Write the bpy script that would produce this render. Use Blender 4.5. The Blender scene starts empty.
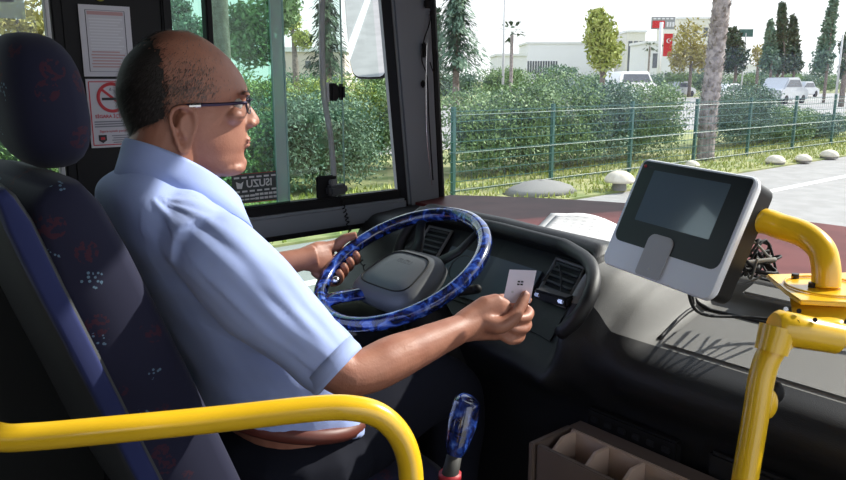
import bpy, bmesh, math, random
from mathutils import Vector, Matrix, noise
from math import sin, cos, pi, radians
random.seed(11)
S = bpy.context.scene
COL = S.collection
V = Vector

# ------------------------------------------------------------------ camera, sky, sun, exposure
EYE = V((0, 0, 1.27)); FPX = 750.0
YAW, PIT = radians(40), radians(-12.2)
FW = V((sin(YAW)*cos(PIT), cos(YAW)*cos(PIT), sin(PIT)))
RT = V((cos(YAW), -sin(YAW), 0)); UP = RT.cross(FW)
cd = bpy.data.cameras.new('camera'); cam = bpy.data.objects.new('camera', cd); COL.objects.link(cam)
cd.sensor_width = 36; cd.lens = 36*FPX/846; cd.clip_start = 0.02; cd.clip_end = 500
M = Matrix((RT, UP, -FW)).transposed().to_4x4(); M.translation = EYE
cam.matrix_world = M
S.camera = cam
def P(px, py, x=None, y=None, z=None, d=None):
    """measure a place: the ray of a photograph point met with a real plane (or at a distance)"""
    r = FW + RT*((px-423)/FPX) + UP*((240-py)/FPX)
    if x is not None: t = x/r.x
    elif y is not None: t = y/r.y
    elif z is not None: t = (z-EYE.z)/r.z
    else: t = d
    return EYE + r*t

world = bpy.data.worlds.new('sky'); S.world = world; world.use_nodes = True
wn = world.node_tree.nodes; wl = world.node_tree.links
bg = wn['Background']
tc = wn.new('ShaderNodeTexCoord'); sp = wn.new('ShaderNodeSeparateXYZ'); rmp = wn.new('ShaderNodeValToRGB')
wl.new(tc.outputs['Generated'], sp.inputs[0]); wl.new(sp.outputs['Z'], rmp.inputs[0]); wl.new(rmp.outputs[0], bg.inputs[0])
rmp.color_ramp.elements[0].position = 0.0; rmp.color_ramp.elements[0].color = (.93, .94, .95, 1)
rmp.color_ramp.elements[1].position = 0.7; rmp.color_ramp.elements[1].color = (.72, .82, 1.0, 1)
bg.inputs[1].default_value = 1.5
sd = bpy.data.lights.new('sun', 'SUN'); sun = bpy.data.objects.new('sun', sd); COL.objects.link(sun)
sd.energy = 7.0; sd.angle = radians(0.6); sd.color = (1, .95, .87)
SUN_AZ, SUN_EL = radians(-17), radians(37)
sdir = V((cos(SUN_EL)*cos(SUN_AZ), cos(SUN_EL)*sin(SUN_AZ), sin(SUN_EL)))
sun.rotation_euler = (-sdir).to_track_quat('-Z', 'Y').to_euler(); sun.location = (4, -3, 6)
S.view_settings.view_transform = 'Standard'; S.view_settings.look = 'None'
S.view_settings.gamma = 1; S.view_settings.use_curve_mapping = False
S.view_settings.exposure = 0.28
S.cycles.max_bounces = 8; S.cycles.transparent_max_bounces = 24; S.cycles.use_denoising = True
S.cycles.caustics_reflective = False; S.cycles.caustics_refractive = False

# ------------------------------------------------------------------ materials
def mat(name, col, rough=.6, metal=0, col2=None, scale=20, bump=0, bscale=200, coat=0, spec=.5, detail=3, lo=.4, hi=.6, sheen=0):
    m = bpy.data.materials.new(name); m.use_nodes = True
    n = m.node_tree.nodes; l = m.node_tree.links; b = n['Principled BSDF']
    b.inputs['Base Color'].default_value = (*col, 1); b.inputs['Roughness'].default_value = rough
    b.inputs['Metallic'].default_value = metal; b.inputs['Coat Weight'].default_value = coat
    b.inputs['Specular IOR Level'].default_value = spec; b.inputs['Sheen Weight'].default_value = sheen
    t = n.new('ShaderNodeTexCoord')
    if col2:
        nz = n.new('ShaderNodeTexNoise'); nz.inputs['Scale'].default_value = scale; nz.inputs['Detail'].default_value = detail
        r = n.new('ShaderNodeValToRGB'); r.color_ramp.elements[0].position = lo; r.color_ramp.elements[1].position = hi
        r.color_ramp.elements[0].color = (*col, 1); r.color_ramp.elements[1].color = (*col2, 1)
        l.new(t.outputs['Object'], nz.inputs['Vector']); l.new(nz.outputs[0], r.inputs[0]); l.new(r.outputs[0], b.inputs['Base Color'])
    if bump:
        nb = n.new('ShaderNodeTexNoise'); nb.inputs['Scale'].default_value = bscale; nb.inputs['Detail'].default_value = 2
        bp = n.new('ShaderNodeBump'); bp.inputs['Strength'].default_value = bump; bp.inputs['Distance'].default_value = .004
        l.new(t.outputs['Object'], nb.inputs['Vector']); l.new(nb.outputs[0], bp.inputs['Height']); l.new(bp.outputs[0], b.inputs['Normal'])
    return m
def glass(name, tint, refl=.06, haze=0):
    m = bpy.data.materials.new(name); m.use_nodes = True
    n = m.node_tree.nodes; l = m.node_tree.links; n.clear()
    o = n.new('ShaderNodeOutputMaterial'); tr = n.new('ShaderNodeBsdfTransparent'); gl = n.new('ShaderNodeBsdfGlossy'); mx = n.new('ShaderNodeMixShader')
    tr.inputs[0].default_value = (*tint, 1); gl.inputs['Roughness'].default_value = .02
    fr = n.new('ShaderNodeFresnel'); fr.inputs[0].default_value = 1.4
    l.new(fr.outputs[0], mx.inputs[0]); l.new(tr.outputs[0], mx.inputs[1]); l.new(gl.outputs[0], mx.inputs[2])
    out = mx
    if haze:
        df = n.new('ShaderNodeBsdfDiffuse'); df.inputs[0].default_value = (.8, .85, .85, 1)
        m2 = n.new('ShaderNodeMixShader'); m2.inputs[0].default_value = haze
        l.new(mx.outputs[0], m2.inputs[1]); l.new(df.outputs[0], m2.inputs[2]); out = m2
    l.new(out.outputs[0], o.inputs[0]); return m
MT = dict(
    black=mat('black_rubber', (.009, .009, .010), .6, spec=.2),
    trim=mat('charcoal_trim', (.05, .053, .057), .6, bump=.1),
    pillar=mat('grey_pillar_plastic', (.21, .23, .25), .55, bump=.15, bscale=400),
    wall=mat('dark_grey_wall_panel', (.022, .023, .022), .8, bump=.1, spec=.15),
    ceil=mat('pale_ceiling_panel', (.30, .30, .29), .8),
    floor=mat('dark_floor_vinyl', (.03, .03, .032), .8, col2=(.05, .05, .05), scale=60),
    dash=mat('grey_dash_plastic', (.21, .207, .198), .55, bump=.25, bscale=900, spec=.35),
    dashdark=mat('black_dash_plastic', (.0095, .0095, .011), .5, bump=.2, bscale=700),
    maroon=mat('maroon_shelf', (.15, .035, .035), .5, col2=(.19, .05, .048), scale=8, spec=.15),
    paper=mat('paper', (.78, .79, .82), .8),
    paper2=mat('poster_paper', (.5, .49, .52), .7),
    ink=mat('grey_ink', (.2, .2, .23), .8), inkb=mat('black_ink', (.02, .02, .025), .7), inkr=mat('red_ink', (.45, .02, .03), .6),
    inkp=mat('pale_red_ink', (.42, .25, .25), .7), inklg=mat('light_grey_ink', (.58, .58, .61), .8),
    yellow=mat('yellow_powder_coat', (.78, .47, .012), .28, col2=(.82, .5, .02), scale=12, coat=.4),
    silver=mat('silver_plastic', (.82, .86, .93), .38), chrome=mat('chrome', (.75, .75, .76), .15, metal=1),
    bezel=mat('dark_bezel', (.014, .017, .022), .3), screen=mat('dark_lcd_screen', (.12, .165, .195), .12, spec=.8, coat=.8),
    mback=mat('monitor_back', (.012, .012, .012), .4, spec=.3), pad=mat('reader_pad', (.42, .42, .435), .5),
    bolt=mat('dark_bolt', (.02, .015, .02), .35, metal=.6),
    gauge=mat('gauge_glass', (.06, .08, .105), .3, spec=.3),
    skin=mat('skin', (.31, .125, .08), .5, col2=(.38, .17, .11), scale=25, bump=.12, bscale=260, lo=.3, hi=.7),
    shirt=mat('light_blue_shirt', (.34, .43, .76), .8, bump=.15, bscale=1500, sheen=.2),
    trouser=mat('navy_trousers', (.008, .009, .016), .9, spec=.2), belt=mat('brown_belt', (.12, .03, .02), .5),
    hair=mat('dark_hair', (.020, .016, .014), .6), hairg=mat('grey_hair', (.16, .14, .13), .6),
    frame=mat('glasses_frame', (.03, .02, .05), .3, metal=.5), lens=glass('lens', (.8, .82, .85)),
    eye=mat('eye', (.5, .48, .45), .2), iris=mat('iris', (.03, .015, .01), .2), nail=mat('nail', (.62, .36, .3), .3),
    card=mat('white_card', (.78, .74, .84), .35),
    road=mat('asphalt', (.25, .247, .238), .9, col2=(.29, .286, .276), scale=3), line=mat('road_paint', (.8, .8, .78), .7),
    grass=mat('grass_ground', (.15, .19, .06), .95, col2=(.30, .30, .13), scale=2.2, detail=6),
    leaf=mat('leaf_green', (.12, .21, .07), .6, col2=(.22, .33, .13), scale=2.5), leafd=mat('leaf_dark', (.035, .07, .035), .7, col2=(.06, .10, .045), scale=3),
    leafy=mat('leaf_yellow_green', (.30, .36, .07), .7, col2=(.40, .42, .12), scale=3), leafb=mat('leaf_blue_green', (.08, .15, .10), .7, col2=(.15, .24, .15), scale=2),
    leafo=mat('leaf_ochre', (.30, .24, .06), .7, col2=(.38, .34, .1), scale=2),
    bark=mat('bark', (.13, .10, .08), .9, col2=(.22, .18, .15), scale=12, bump=.6, bscale=30), palmbark=mat('palm_bark', (.20, .17, .16), .9, col2=(.36, .31, .29), scale=9),
    fence=mat('green_fence_metal', (.02, .09, .075), .5), stone=mat('pale_stone', (.55, .5, .40), .85, col2=(.65, .6, .5), scale=9), stoneg=mat('grey_stone', (.2, .2, .19), .9),
    white=mat('white_render', (.72, .72, .75), .8), pink=mat('pinkish_render', (.62, .52, .48), .85), cream=mat('cream_render', (.68, .66, .62), .85),
    winb=mat('far_window', (.10, .11, .13), .2), red=mat('red_cloth', (.55, .02, .025), .7), signg=mat('sign_grey', (.3, .31, .32), .6), pole=mat('grey_pole', (.5, .5, .5), .6),
    carw=mat('white_car_paint', (.8, .8, .8), .3, coat=.5), cars=mat('silver_car_paint', (.45, .47, .5), .3, coat=.5), rednote=mat('red_rubber', (.4, .02, .03), .5),
    wood=mat('beige_plastic', (.52, .39, .31), .6), boxd=mat('brown_box', (.15, .11, .09), .6), coin=mat('coin', (.25, .18, .09), .4, metal=.8),
    teal=mat('teal_glass_edge', (.05, .3, .26), .2), edge=mat('pale_glass_edge', (.30, .52, .45), .3),
    side=glass('side_glass', (.86, .93, .90)), sideg=glass('green_glass', (.60, .80, .72), haze=.05), ws=glass('windshield_glass', (.95, .97, .96), haze=.07), edgeglass=glass('overlap_glass', (.70, .92, .86), haze=.38),
    hose=glass('translucent_grey', (.6, .56, .55), haze=.35), mirror=mat('mirror', (.85, .86, .88), .02, metal=1),
    sticker=mat('dark_sticker', (.035, .045, .045), .5), stickw=mat('sticker_white', (.6, .62, .6), .6), film=glass('pale_film', (.75, .85, .9), haze=.35),
    lever=mat('rubber_boot', (.03, .03, .028), .7),
)
# blue marbled wrap (wheel rim and gear knob)
m = mat('blue_marbled_wrap', (.008, .014, .09), .18, coat=1); MT['marble'] = m
n = m.node_tree.nodes; l = m.node_tree.links; b = n['Principled BSDF']; t = n.new('ShaderNodeTexCoord')
nz = n.new('ShaderNodeTexNoise'); nz.inputs['Scale'].default_value = 34; nz.inputs['Detail'].default_value = 3; nz.inputs['Distortion'].default_value = 1.2
r = n.new('ShaderNodeValToRGB'); cr = r.color_ramp; cr.elements[0].position = .42; cr.elements[0].color = (.004, .007, .035, 1); cr.elements[1].position = .53; cr.elements[1].color = (.010, .025, .16, 1)
e = cr.elements.new(.61); e.color = (.03, .09, .42, 1); e = cr.elements.new(.72); e.color = (.16, .26, .6, 1)
l.new(t.outputs['Object'], nz.inputs['Vector']); l.new(nz.outputs[0], r.inputs[0]); l.new(r.outputs[0], b.inputs['Base Color'])
# seat fabric: navy plush with small red marks and clusters of pale teal dots
def seat_fabric():
    m = mat('navy_patterned_plush', (.005, .006, .028), .9, sheen=.04); n = m.node_tree.nodes; l = m.node_tree.links; b = n['Principled BSDF']
    t = n.new('ShaderNodeTexCoord')
    def vor(scale, off):
        mp = n.new('ShaderNodeMapping'); mp.inputs['Location'].default_value = off; v = n.new('ShaderNodeTexVoronoi'); v.inputs['Scale'].default_value = scale
        l.new(t.outputs['Object'], mp.inputs[0]); l.new(mp.outputs[0], v.inputs['Vector']); return v
    def lt(src, val, op='LESS_THAN'):
        a = n.new('ShaderNodeMath'); a.operation = op; l.new(src, a.inputs[0])
        if isinstance(val, float): a.inputs[1].default_value = val
        else: l.new(val, a.inputs[1])
        return a.outputs[0]
    vr = vor(17, (.3, .1, .2)); red = lt(lt(vr.outputs['Distance'], .30), lt(n_noise(n, l, t, 120), .5, 'GREATER_THAN'), 'MULTIPLY')
    vt = vor(14, (1.7, .4, .9)); dots = vor(150, (0, 0, 0)); teal = lt(lt(vt.outputs['Distance'], .22), lt(dots.outputs['Distance'], .33), 'MULTIPLY')
    m1 = n.new('ShaderNodeMixRGB'); m1.inputs[1].default_value = (.005, .006, .028, 1); m1.inputs[2].default_value = (.035, .006, .02, 1); l.new(red, m1.inputs[0])
    m2 = n.new('ShaderNodeMixRGB'); m2.inputs[2].default_value = (.10, .17, .25, 1); l.new(teal, m2.inputs[0]); l.new(m1.outputs[0], m2.inputs[1])
    l.new(m2.outputs[0], b.inputs['Base Color']); return m
def n_noise(n, l, t, s):
    z = n.new('ShaderNodeTexNoise'); z.inputs['Scale'].default_value = s; l.new(t.outputs['Object'], z.inputs['Vector']); return z.outputs[0]
MT['seat'] = seat_fabric(); MT['seatrim'] = mat('blue_plush_edge', (.014, .022, .10), .9, sheen=.05)

# ------------------------------------------------------------------ mesh builder
class MB:
    def __init__(s): s.v = []; s.f = []
    def add(s, vs, fs):
        o = len(s.v); s.v += [V(p) for p in vs]; s.f += [tuple(i+o for i in f) for f in fs]; return s
    def box(s, c, size, rot=None):
        c = V(c); h = V(size)/2; R = rot or Matrix.Identity(3)
        vs = [c + R @ V((x*h.x, y*h.y, z*h.z)) for x in (-1, 1) for y in (-1, 1) for z in (-1, 1)]
        return s.add(vs, [(0, 1, 3, 2), (4, 6, 7, 5), (0, 4, 5, 1), (2, 3, 7, 6), (0, 2, 6, 4), (1, 5, 7, 3)])
    def rings(s, rs, cap=True, closed=False):
        n = len(rs[0]); vs = [p for r in rs for p in r]; fs = []
        m = len(rs)
        for i in range(m if closed else m-1):
            for j in range(n):
                a = i*n+j; b_ = i*n+(j+1) % n; c = ((i+1) % m)*n+(j+1) % n; d = ((i+1) % m)*n+j
                fs.append((a, b_, c, d))
        if cap and not closed:
            fs.append(tuple(reversed(range(n)))); fs.append(tuple((m-1)*n+j for j in range(n)))
        return s.add(vs, fs)
    def tube(s, pts, r, n=14, closed=False, cap=True, flat=1.0, hint=None):
        pts = [V(p) for p in pts]; m = len(pts); rr = r if isinstance(r, (list, tuple)) else [r]*m
        rs = []; up = None
        for i, p in enumerate(pts):
            a = pts[(i-1) % m] if (i > 0 or closed) else p; b_ = pts[(i+1) % m] if (i < m-1 or closed) else p
            t = (b_-a).normalized()
            if up is None: up = V(hint) if hint else (V((0, 0, 1)) if abs(t.z) < .9 else V((1, 0, 0)))
            up = (up - t*up.dot(t)).normalized(); sd_ = t.cross(up)
            rs.append([p + up*(rr[i]*flat*cos(2*pi*k/n)) + sd_*(rr[i]*sin(2*pi*k/n)) for k in range(n)])
        return s.rings(rs, cap, closed)
    def ball(s, c, r, R=None, n=16, m=10):
        c = V(c); r = V((r, r, r)) if isinstance(r, (int, float)) else V(r); R = R or Matrix.Identity(3); rs = []
        for i in range(m+1):
            a = pi*(.02+.96*i/m) - pi/2
            rs.append([c + R @ V((r.x*cos(a)*cos(2*pi*j/n), r.y*cos(a)*sin(2*pi*j/n), r.z*sin(a))) for j in range(n)])
        return s.rings(rs)
    def prism(s, poly, vec):
        poly = [V(p) for p in poly]; vec = V(vec); n = len(poly)
        return s.add(poly+[p+vec for p in poly], [tuple(reversed(range(n))), tuple(range(n, 2*n))]+[(i, (i+1) % n, n+(i+1) % n, n+i) for i in range(n)])
    def build(s, name, m, parent=None, smooth=False, bevel=0, sub=0, seg=2, auto=None):
        me = bpy.data.meshes.new(name); me.from_pydata([tuple(p) for p in s.v], [], s.f)
        bm = bmesh.new(); bm.from_mesh(me); bmesh.ops.recalc_face_normals(bm, faces=bm.faces)
        if bevel: bmesh.ops.bevel(bm, geom=[e for e in bm.edges if len(e.link_faces) == 2 and e.calc_face_angle(0) > .5], offset=bevel, segments=seg, affect='EDGES', clamp_overlap=True)
        bm.to_mesh(me); bm.free()
        me.materials.append(MT[m] if isinstance(m, str) else m)
        if smooth or bevel: me.shade_smooth()
        if auto or bevel: me.set_sharp_from_angle(angle=radians(auto or 40))
        o = bpy.data.objects.new(name, me); COL.objects.link(o)
        if sub:
            md = o.modifiers.new('s', 'SUBSURF'); md.levels = md.render_levels = sub
        if parent:
            o.parent = parent; o.matrix_parent_inverse = Matrix.Translation(-parent.location)
        return o
def thing(name, label, cat, loc, group=None):
    o = bpy.data.objects.new(name, None); COL.objects.link(o); o.location = V(loc); o.empty_display_size = .05
    return tag(o, label, cat, group)
def tag(o, label=None, cat=None, group=None, kind=None):
    if label: o['label'] = label
    if cat: o['category'] = cat
    if group: o['group'] = group
    if kind: o['kind'] = kind
    return o
def struct(name, mb, m, label=None, **k):
    o = mb.build(name, m, **k); o['kind'] = 'structure'
    if label: o['label'] = label
    return o
def smoothpath(pts, n=8, closed=False):
    pts = [V(p) for p in pts]; out = []; m = len(pts)
    for i in range(m if closed else m-1):
        g = lambda k: pts[k % m] if closed else pts[max(0, min(m-1, k))]
        p0, p1, p2, p3 = g(i-1), g(i), g(i+1), g(i+2)
        for j in range(n):
            t = j/n; out.append(.5*((2*p1)+(p2-p0)*t+(2*p0-5*p1+4*p2-p3)*t*t+(3*p1-p0-3*p2+p3)*t**3))
    if not closed: out.append(pts[-1])
    return out
def lerp(a, b_, t): return a+(b_-a)*t
def text(name, body, size, M4, m, parent, ext=.0003, mirror=False, align='CENTER', bold=0):
    c = bpy.data.curves.new(name, 'FONT'); c.body = body; c.size = size; c.extrude = ext; c.align_x = align; c.align_y = 'CENTER'; c.resolution_u = 3; c.offset = bold
    o = bpy.data.objects.new(name, c); COL.objects.link(o)
    bpy.context.view_layer.update()
    me = bpy.data.meshes.new_from_object(o.evaluated_get(bpy.context.evaluated_depsgraph_get())); bpy.data.objects.remove(o)
    if mirror: me.transform(Matrix.Diagonal((-1, 1, 1, 1)))
    me.transform(M4); me.materials.clear(); me.materials.append(MT[m])
    o = bpy.data.objects.new(name, me); COL.objects.link(o)
    if parent: o.parent = parent; o.matrix_parent_inverse = Matrix.Translation(-parent.location)
    return o
def remeshed(name, mbs, m, parent, voxel, smooth=4, disp=None):
    """one continuous skin over overlapping closed shapes"""
    mb = MB()
    for q in mbs: mb.add(q.v, q.f)
    o = mb.build(name, m, None)
    md = o.modifiers.new('r', 'REMESH'); md.mode = 'VOXEL'; md.voxel_size = voxel; md.use_smooth_shade = True
    if smooth:
        s_ = o.modifiers.new('s', 'SMOOTH'); s_.factor = .5; s_.iterations = smooth
    bpy.context.view_layer.update()
    me = bpy.data.meshes.new_from_object(o.evaluated_get(bpy.context.evaluated_depsgraph_get()))
    o.modifiers.clear(); o.data = me; me.name = name
    if disp:
        ns = [v.normal.copy() for v in me.vertices]
        for v, nn in zip(me.vertices, ns): v.co += nn*disp(v.co)
    me.shade_smooth()
    if parent: o.parent = parent; o.matrix_parent_inverse = Matrix.Translation(-parent.location)
    return o

# ------------------------------------------------------------------ bus shell
WY = 1.85; WT = .05           # driver's side wall, its thickness
XP1, XP2, XF0 = .495, .72, 1.387
def plate(mb, x0, x1, z0, z1, y=WY, t=WT): return mb.box(((x0+x1)/2, y+t/2, (z0+z1)/2), (x1-x0, t, z1-z0))
struct('floor', MB().box((-.55, .6, -.03), (5.3, 2.6, .06)), 'floor')
struct('ceiling', MB().box((-.6, .6, 2.28), (5.0, 2.7, .06)), 'ceil')
w = MB(); plate(w, -3.2, XP2, 0, .99); plate(w, -3.2, XP2, 1.75, 2.25); plate(w, XP2, 1.47, 0, .58); plate(w, XP2, 1.62, 1.75, 2.25)
plate(w, -3.2, -3.1, .99, 1.75); plate(w, -1.4, -1.2, .99, 1.75); plate(w, 1.47, 1.62, 0, .85)
struct('wall_left', w, 'wall')
w = MB(); w.box((-1.7, -.67, .55), (3.0, .05, 1.1)); w.box((-.6, -.67, 2.0), (5.0, .05, .5))
for x in (-3.1, -1.8, -.35): w.box((x, -.67, 1.35), (.3, .05, 1.3))
w.box((1.5, -.67, .45), (.5, .05, .9)); struct('wall_right', w, 'wall')
w = MB(); w.box((-3.2, .6, 1.12), (.05, 2.5, 2.25)); struct('wall_back', w, 'wall')
# black pillar panel between the two side windows
o = struct('trim_1', MB().box(((XP1+XP2)/2, WY-.004, 1.2), (XP2-XP1, .03, 1.9)), 'black', 'black pillar panel between the side windows, carrying two notices', bevel=.003)
# rear side window
wr = thing('window_1', None, None, (.0, WY, 1.0)); wr['kind'] = 'structure'
MB().box((-.37, WY+.02, 1.37), (1.68, .005, .78)).build('window_pane', 'side', wr)
f = MB(); f.box((XP1-.010, WY-.006, 1.37), (.02, .03, .80)); f.box((-.37, WY-.006, .985), (1.72, .03, .03)); f.build('window_frame', 'black', wr, bevel=.003)
f = MB(); f.box((XP1-.028, WY-.010, 1.37), (.010, .02, .80)); f.box((-.37, WY-.010, 1.008), (1.70, .02, .012)); f.build('frame_edge', 'pole', wr, bevel=.002)
fl = MB().box((.33, WY+.012, 1.47), (.20, .002, .15)).build('window_notice', 'film', wr)
for k, (dz, ww) in enumerate(((.035, .10), (.018, .13), (.0, .12))): MB().box((.35, WY+.010, 1.432+dz), (ww, .0006, .006)).build('printed_line', 'ink', fl)
# driver's sliding side window
wf = thing('window_2', None, None, (1.0, WY, .95)); wf['kind'] = 'structure'
f = MB()
f.box(((XP2+1.44)/2, WY-.008, .915), (1.44-XP2, .034, .028)); f.box((XP2+.012, WY-.008, 1.33), (.024, .034, .84))
f.box(((XP2+1.3)/2, WY-.008, 1.74), (1.3-XP2, .034, .03))
pb, pt = P(208, 33, y=WY), P(208, 0, y=WY); f.box((pb.x, WY, 1.33), (.018, .03, .82))
f.build('window_frame', 'black', wf, bevel=.004)
r = MB(); r.box(((XP2+1.46)/2, WY-.012, .871), (1.46-XP2, .05, .06)); r.build('lower_rail', 'pillar', wf, bevel=.008)
f = MB(); f.box(((XP2+1.47)/2, WY-.008, .834), (1.47-XP2, .04, .018)); f.build('gasket', 'black', wf, bevel=.004)
xs1 = P(274, 100, y=WY).x; xs2 = P(286, 100, y=WY).x
MB().box(((XP2+xs2)/2, WY+.010, 1.33), (xs2-XP2, .004, .82)).build('sliding_pane', 'sideg', wf)
MB().box(((xs1+xs2)/2, WY+.004, 1.33), (xs2-xs1, .003, .82)).build('pane_overlap', 'edgeglass', wf)
e = MB(); e.box((xs2, WY+.004, 1.33), (.004, .008, .82)); e.box((xs1, WY+.004, 1.33), (.0025, .006, .82)); e.build('pane_edge', 'edge', wf)
xs3 = P(347, 100, y=WY).x
MB().box(((xs1+xs3)/2, WY+.024, 1.33), (xs3-xs1, .004, .82)).build('sliding_pane', 'side', wf)
MB().box((xs3, WY+.024, 1.33), (.003, .005, .82)).build('pane_edge', 'edge', wf)
MB().add([(xs3-.03, WY+.034, .92), (1.44, WY+.034, .92), (1.36, WY+.034, 1.75), (xs3-.03, WY+.034, 1.75)], [(0, 1, 2, 3)]).build('fixed_pane', 'side', wf)
def latch(px, py, sx, sz):
    c = P(px, py, y=WY-.006)
    MB().box((c.x-sx*.2, c.y, c.z), (sx*.55, .024, sz)).build('latch', 'black', wf, bevel=.005)
    MB().box((c.x+sx*.30, c.y-.003, c.z), (sx*.35, .03, sz*.92)).build('latch', 'black', wf, bevel=.007)
    MB().box((c.x-sx*.55, c.y+.004, c.z), (.006, .016, sz*1.1)).build('latch_edge', 'stickw', wf, bevel=.002)
latch(336, 92, .05, .05)
# lower side window
wl3 = thing('window_3', None, None, (1.1, WY, .58)); wl3['kind'] = 'structure'
MB().box(((XP2+1.47)/2, WY+.02, .705), (1.47-XP2, .005, .25)).build('window_pane', 'side', wl3)
a = P(392, 232, y=WY-.01); b_ = P(402, 262, y=WY-.01)
MB().tube([a, b_], .008, 8, flat=.5).build('pane_edge', 'teal', wl3)
# front corner pillar
pr0 = P(428, 0, y=WY); pr1 = P(437, 190, y=WY); slope = (pr1.x-pr0.x)/(pr1.z-pr0.z)
def pr(z): return pr1.x + slope*(z-pr1.z)
def pl(z): return 1.447 - .10*(z-.92)
lo, hi = .80, 2.25
p = MB(); n_ = 10
for (o1, o2, y0, y1) in ((0.0, 0.0, WY-.03, WY+.05),):
    p.add([(pl(lo)+.022, y0, lo), (pr(lo)-.012, y0, lo), (pr(lo)-.012, y1, lo), (pl(lo)+.022, y1, lo), (pl(hi)+.022, y0, hi), (pr(hi)-.012, y0, hi), (pr(hi)-.012, y1, hi), (pl(hi)+.022, y1, hi)],
          [(0, 1, 2, 3), (4, 5, 6, 7), (0, 1, 5, 4), (1, 2, 6, 5), (2, 3, 7, 6), (3, 0, 4, 7)])
struct('trim_2', p, 'pillar', 'grey corner pillar between the side window and the windscreen', bevel=.008)
g = MB(); g.tube([(pl(lo)+.012, WY-.012, lo), (pl(hi)+.012, WY-.012, hi)], .020, 4); struct('trim_3', g, 'black', 'black rubber seal along the side window edge of the pillar')
g = MB(); g.tube([(pr(.86)+.004, WY-.01, .86), (pr(hi)+.004, WY-.01, hi)], .015, 8); struct('trim_4', g, 'black', 'black seal along the windscreen edge of the pillar')
# windscreen (curved) with its bottom seal
def wsx(y):
    u = (y-.6)/1.26; return 2.09 - .46*abs(u)**2.6
ys = [WY-.005 + (-.66-WY)*i/40 for i in range(41)]
g = MB(); zz = [(.88, 0), (1.3, -.03), (1.75, -.09), (2.25, -.2)]
vs = [(wsx(y)+dx*(1-.0*y), y, z) for z, dx in zz for y in ys]
g.add(vs, [(k*41+i, k*41+i+1, (k+1)*41+i+1, (k+1)*41+i) for k in range(3) for i in range(40)])
ws_ = thing('window_4', None, None, (2.0, .6, .88)); ws_['kind'] = 'structure'
g.build('windscreen_glass', 'ws', ws_, smooth=True)
MB().tube([(wsx(y)-.004, y, .872) for y in ys], .012, 8).build('windscreen_seal', 'black', ws_, smooth=True)
struct('wall_front', MB().rings([[V((wsx(y)+.01, y, 0)), V((wsx(y)+.06, y, 0)), V((wsx(y)+.06, y, .86)), V((wsx(y)+.01, y, .86))] for y in ys]), 'maroon')

# ------------------------------------------------------------------ dashboard
def prof(kind):
    # points (x, z) from floor to windscreen shelf: same count for each section
    if kind == 'right': return [(1.17, .02), (1.17, .40), (1.18, .60), (1.165, .66), (1.125, .70), (1.115, .735), (1.135, .765), (1.18, .783), (1.27, .805), (1.36, .825), (1.41, .838), (1.42, .850), (1.425, .872), (1.45, .885)]
    if kind == 'shoulder': return [(1.17, .02), (1.17, .40), (1.18, .60), (1.165, .66), (1.13, .70), (1.115, .735), (1.12, .77), (1.14, .80), (1.20, .85), (1.28, .875), (1.34, .88), (1.39, .880), (1.42, .880), (1.45, .885)]
    if kind == 'end': return [(1.17, .02), (1.17, .40), (1.18, .58), (1.16, .64), (1.13, .69), (1.11, .74), (1.11, .79), (1.13, .845), (1.18, .890), (1.24, .905), (1.29, .905), (1.33, .898), (1.36, .89), (1.38, .885)]
    if kind == 'cluster': return [(1.17, .02), (1.17, .40), (1.18, .56), (1.16, .62), (1.14, .67), (1.15, .70), (1.19, .735), (1.315, .88), (1.285, .915), (1.30, .932), (1.322, .934), (1.335, .922), (1.342, .905), (1.35, .886)]
    if kind == 'left': return [(1.17, .02), (1.17, .40), (1.18, .55), (1.16, .60), (1.15, .66), (1.16, .69), (1.19, .72), (1.25, .80), (1.28, .845), (1.31, .865), (1.36, .87), (1.42, .875), (1.46, .875), (1.50, .875)]
secs = [(1.83, 'left', .02), (1.66, 'left', 0), (1.60, 'left', 0), (1.535, 'cluster', 0), (1.25, 'cluster', 0.0), (1.02, 'cluster', -.03), (.925, 'cluster', -.055), (.885, 'end', -.02), (.845, 'end', 0), (.80, 'shoulder', 0), (.73, 'right', 0), (.4, 'right', 0), (-.64, 'right', 0)]
def section(y):
    y = max(-.639999, min(1.829999, y))
    for (y0, k0, d0), (y1, k1, d1) in zip(secs, secs[1:]):
        if y1 <= y <= y0:
            t = (y0-y)/(y0-y1); t = t*t*(3-2*t) if k0 != k1 else t
            d = lerp(d0, d1, t)
            return [(lerp(a[0], b_[0], t)+(d if 3 < i < 11 else 0), lerp(a[1], b_[1], t)) for i, (a, b_) in enumerate(zip(prof(k0), prof(k1)))]
NY = 200
yy = [1.83 - 2.47*i/NY for i in range(NY+1)]
dashboard = thing('dashboard', 'grey and black bus dashboard curving round the steering wheel', 'dashboard', (1.3, .8, 0))
def dashgrid(i0, i1, nm, m, ya=9, yb=-9):
    g = MB(); rows = []
    ysel = [y for y in yy if yb-.023 <= y <= ya]
    for y in ysel:
        pts = smoothpath([V((x, y, z)) for x, z in section(y)[i0:i1]], 4); rows.append(pts)
    k = len(rows[0]); g.add([p for r_ in rows for p in r_], [(i*k+j, i*k+j+1, (i+1)*k+j+1, (i+1)*k+j) for i in range(len(ysel)-1) for j in range(k-1)])
    return g.build(nm, m, dashboard, smooth=True)
dashgrid(0, 8, 'lower_panel', 'dashdark')
dashgrid(7, 14, 'gauge_hood', 'dashdark', 9, .905)
dashgrid(7, 14, 'top_cover', 'dash', .905, -9)
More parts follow.
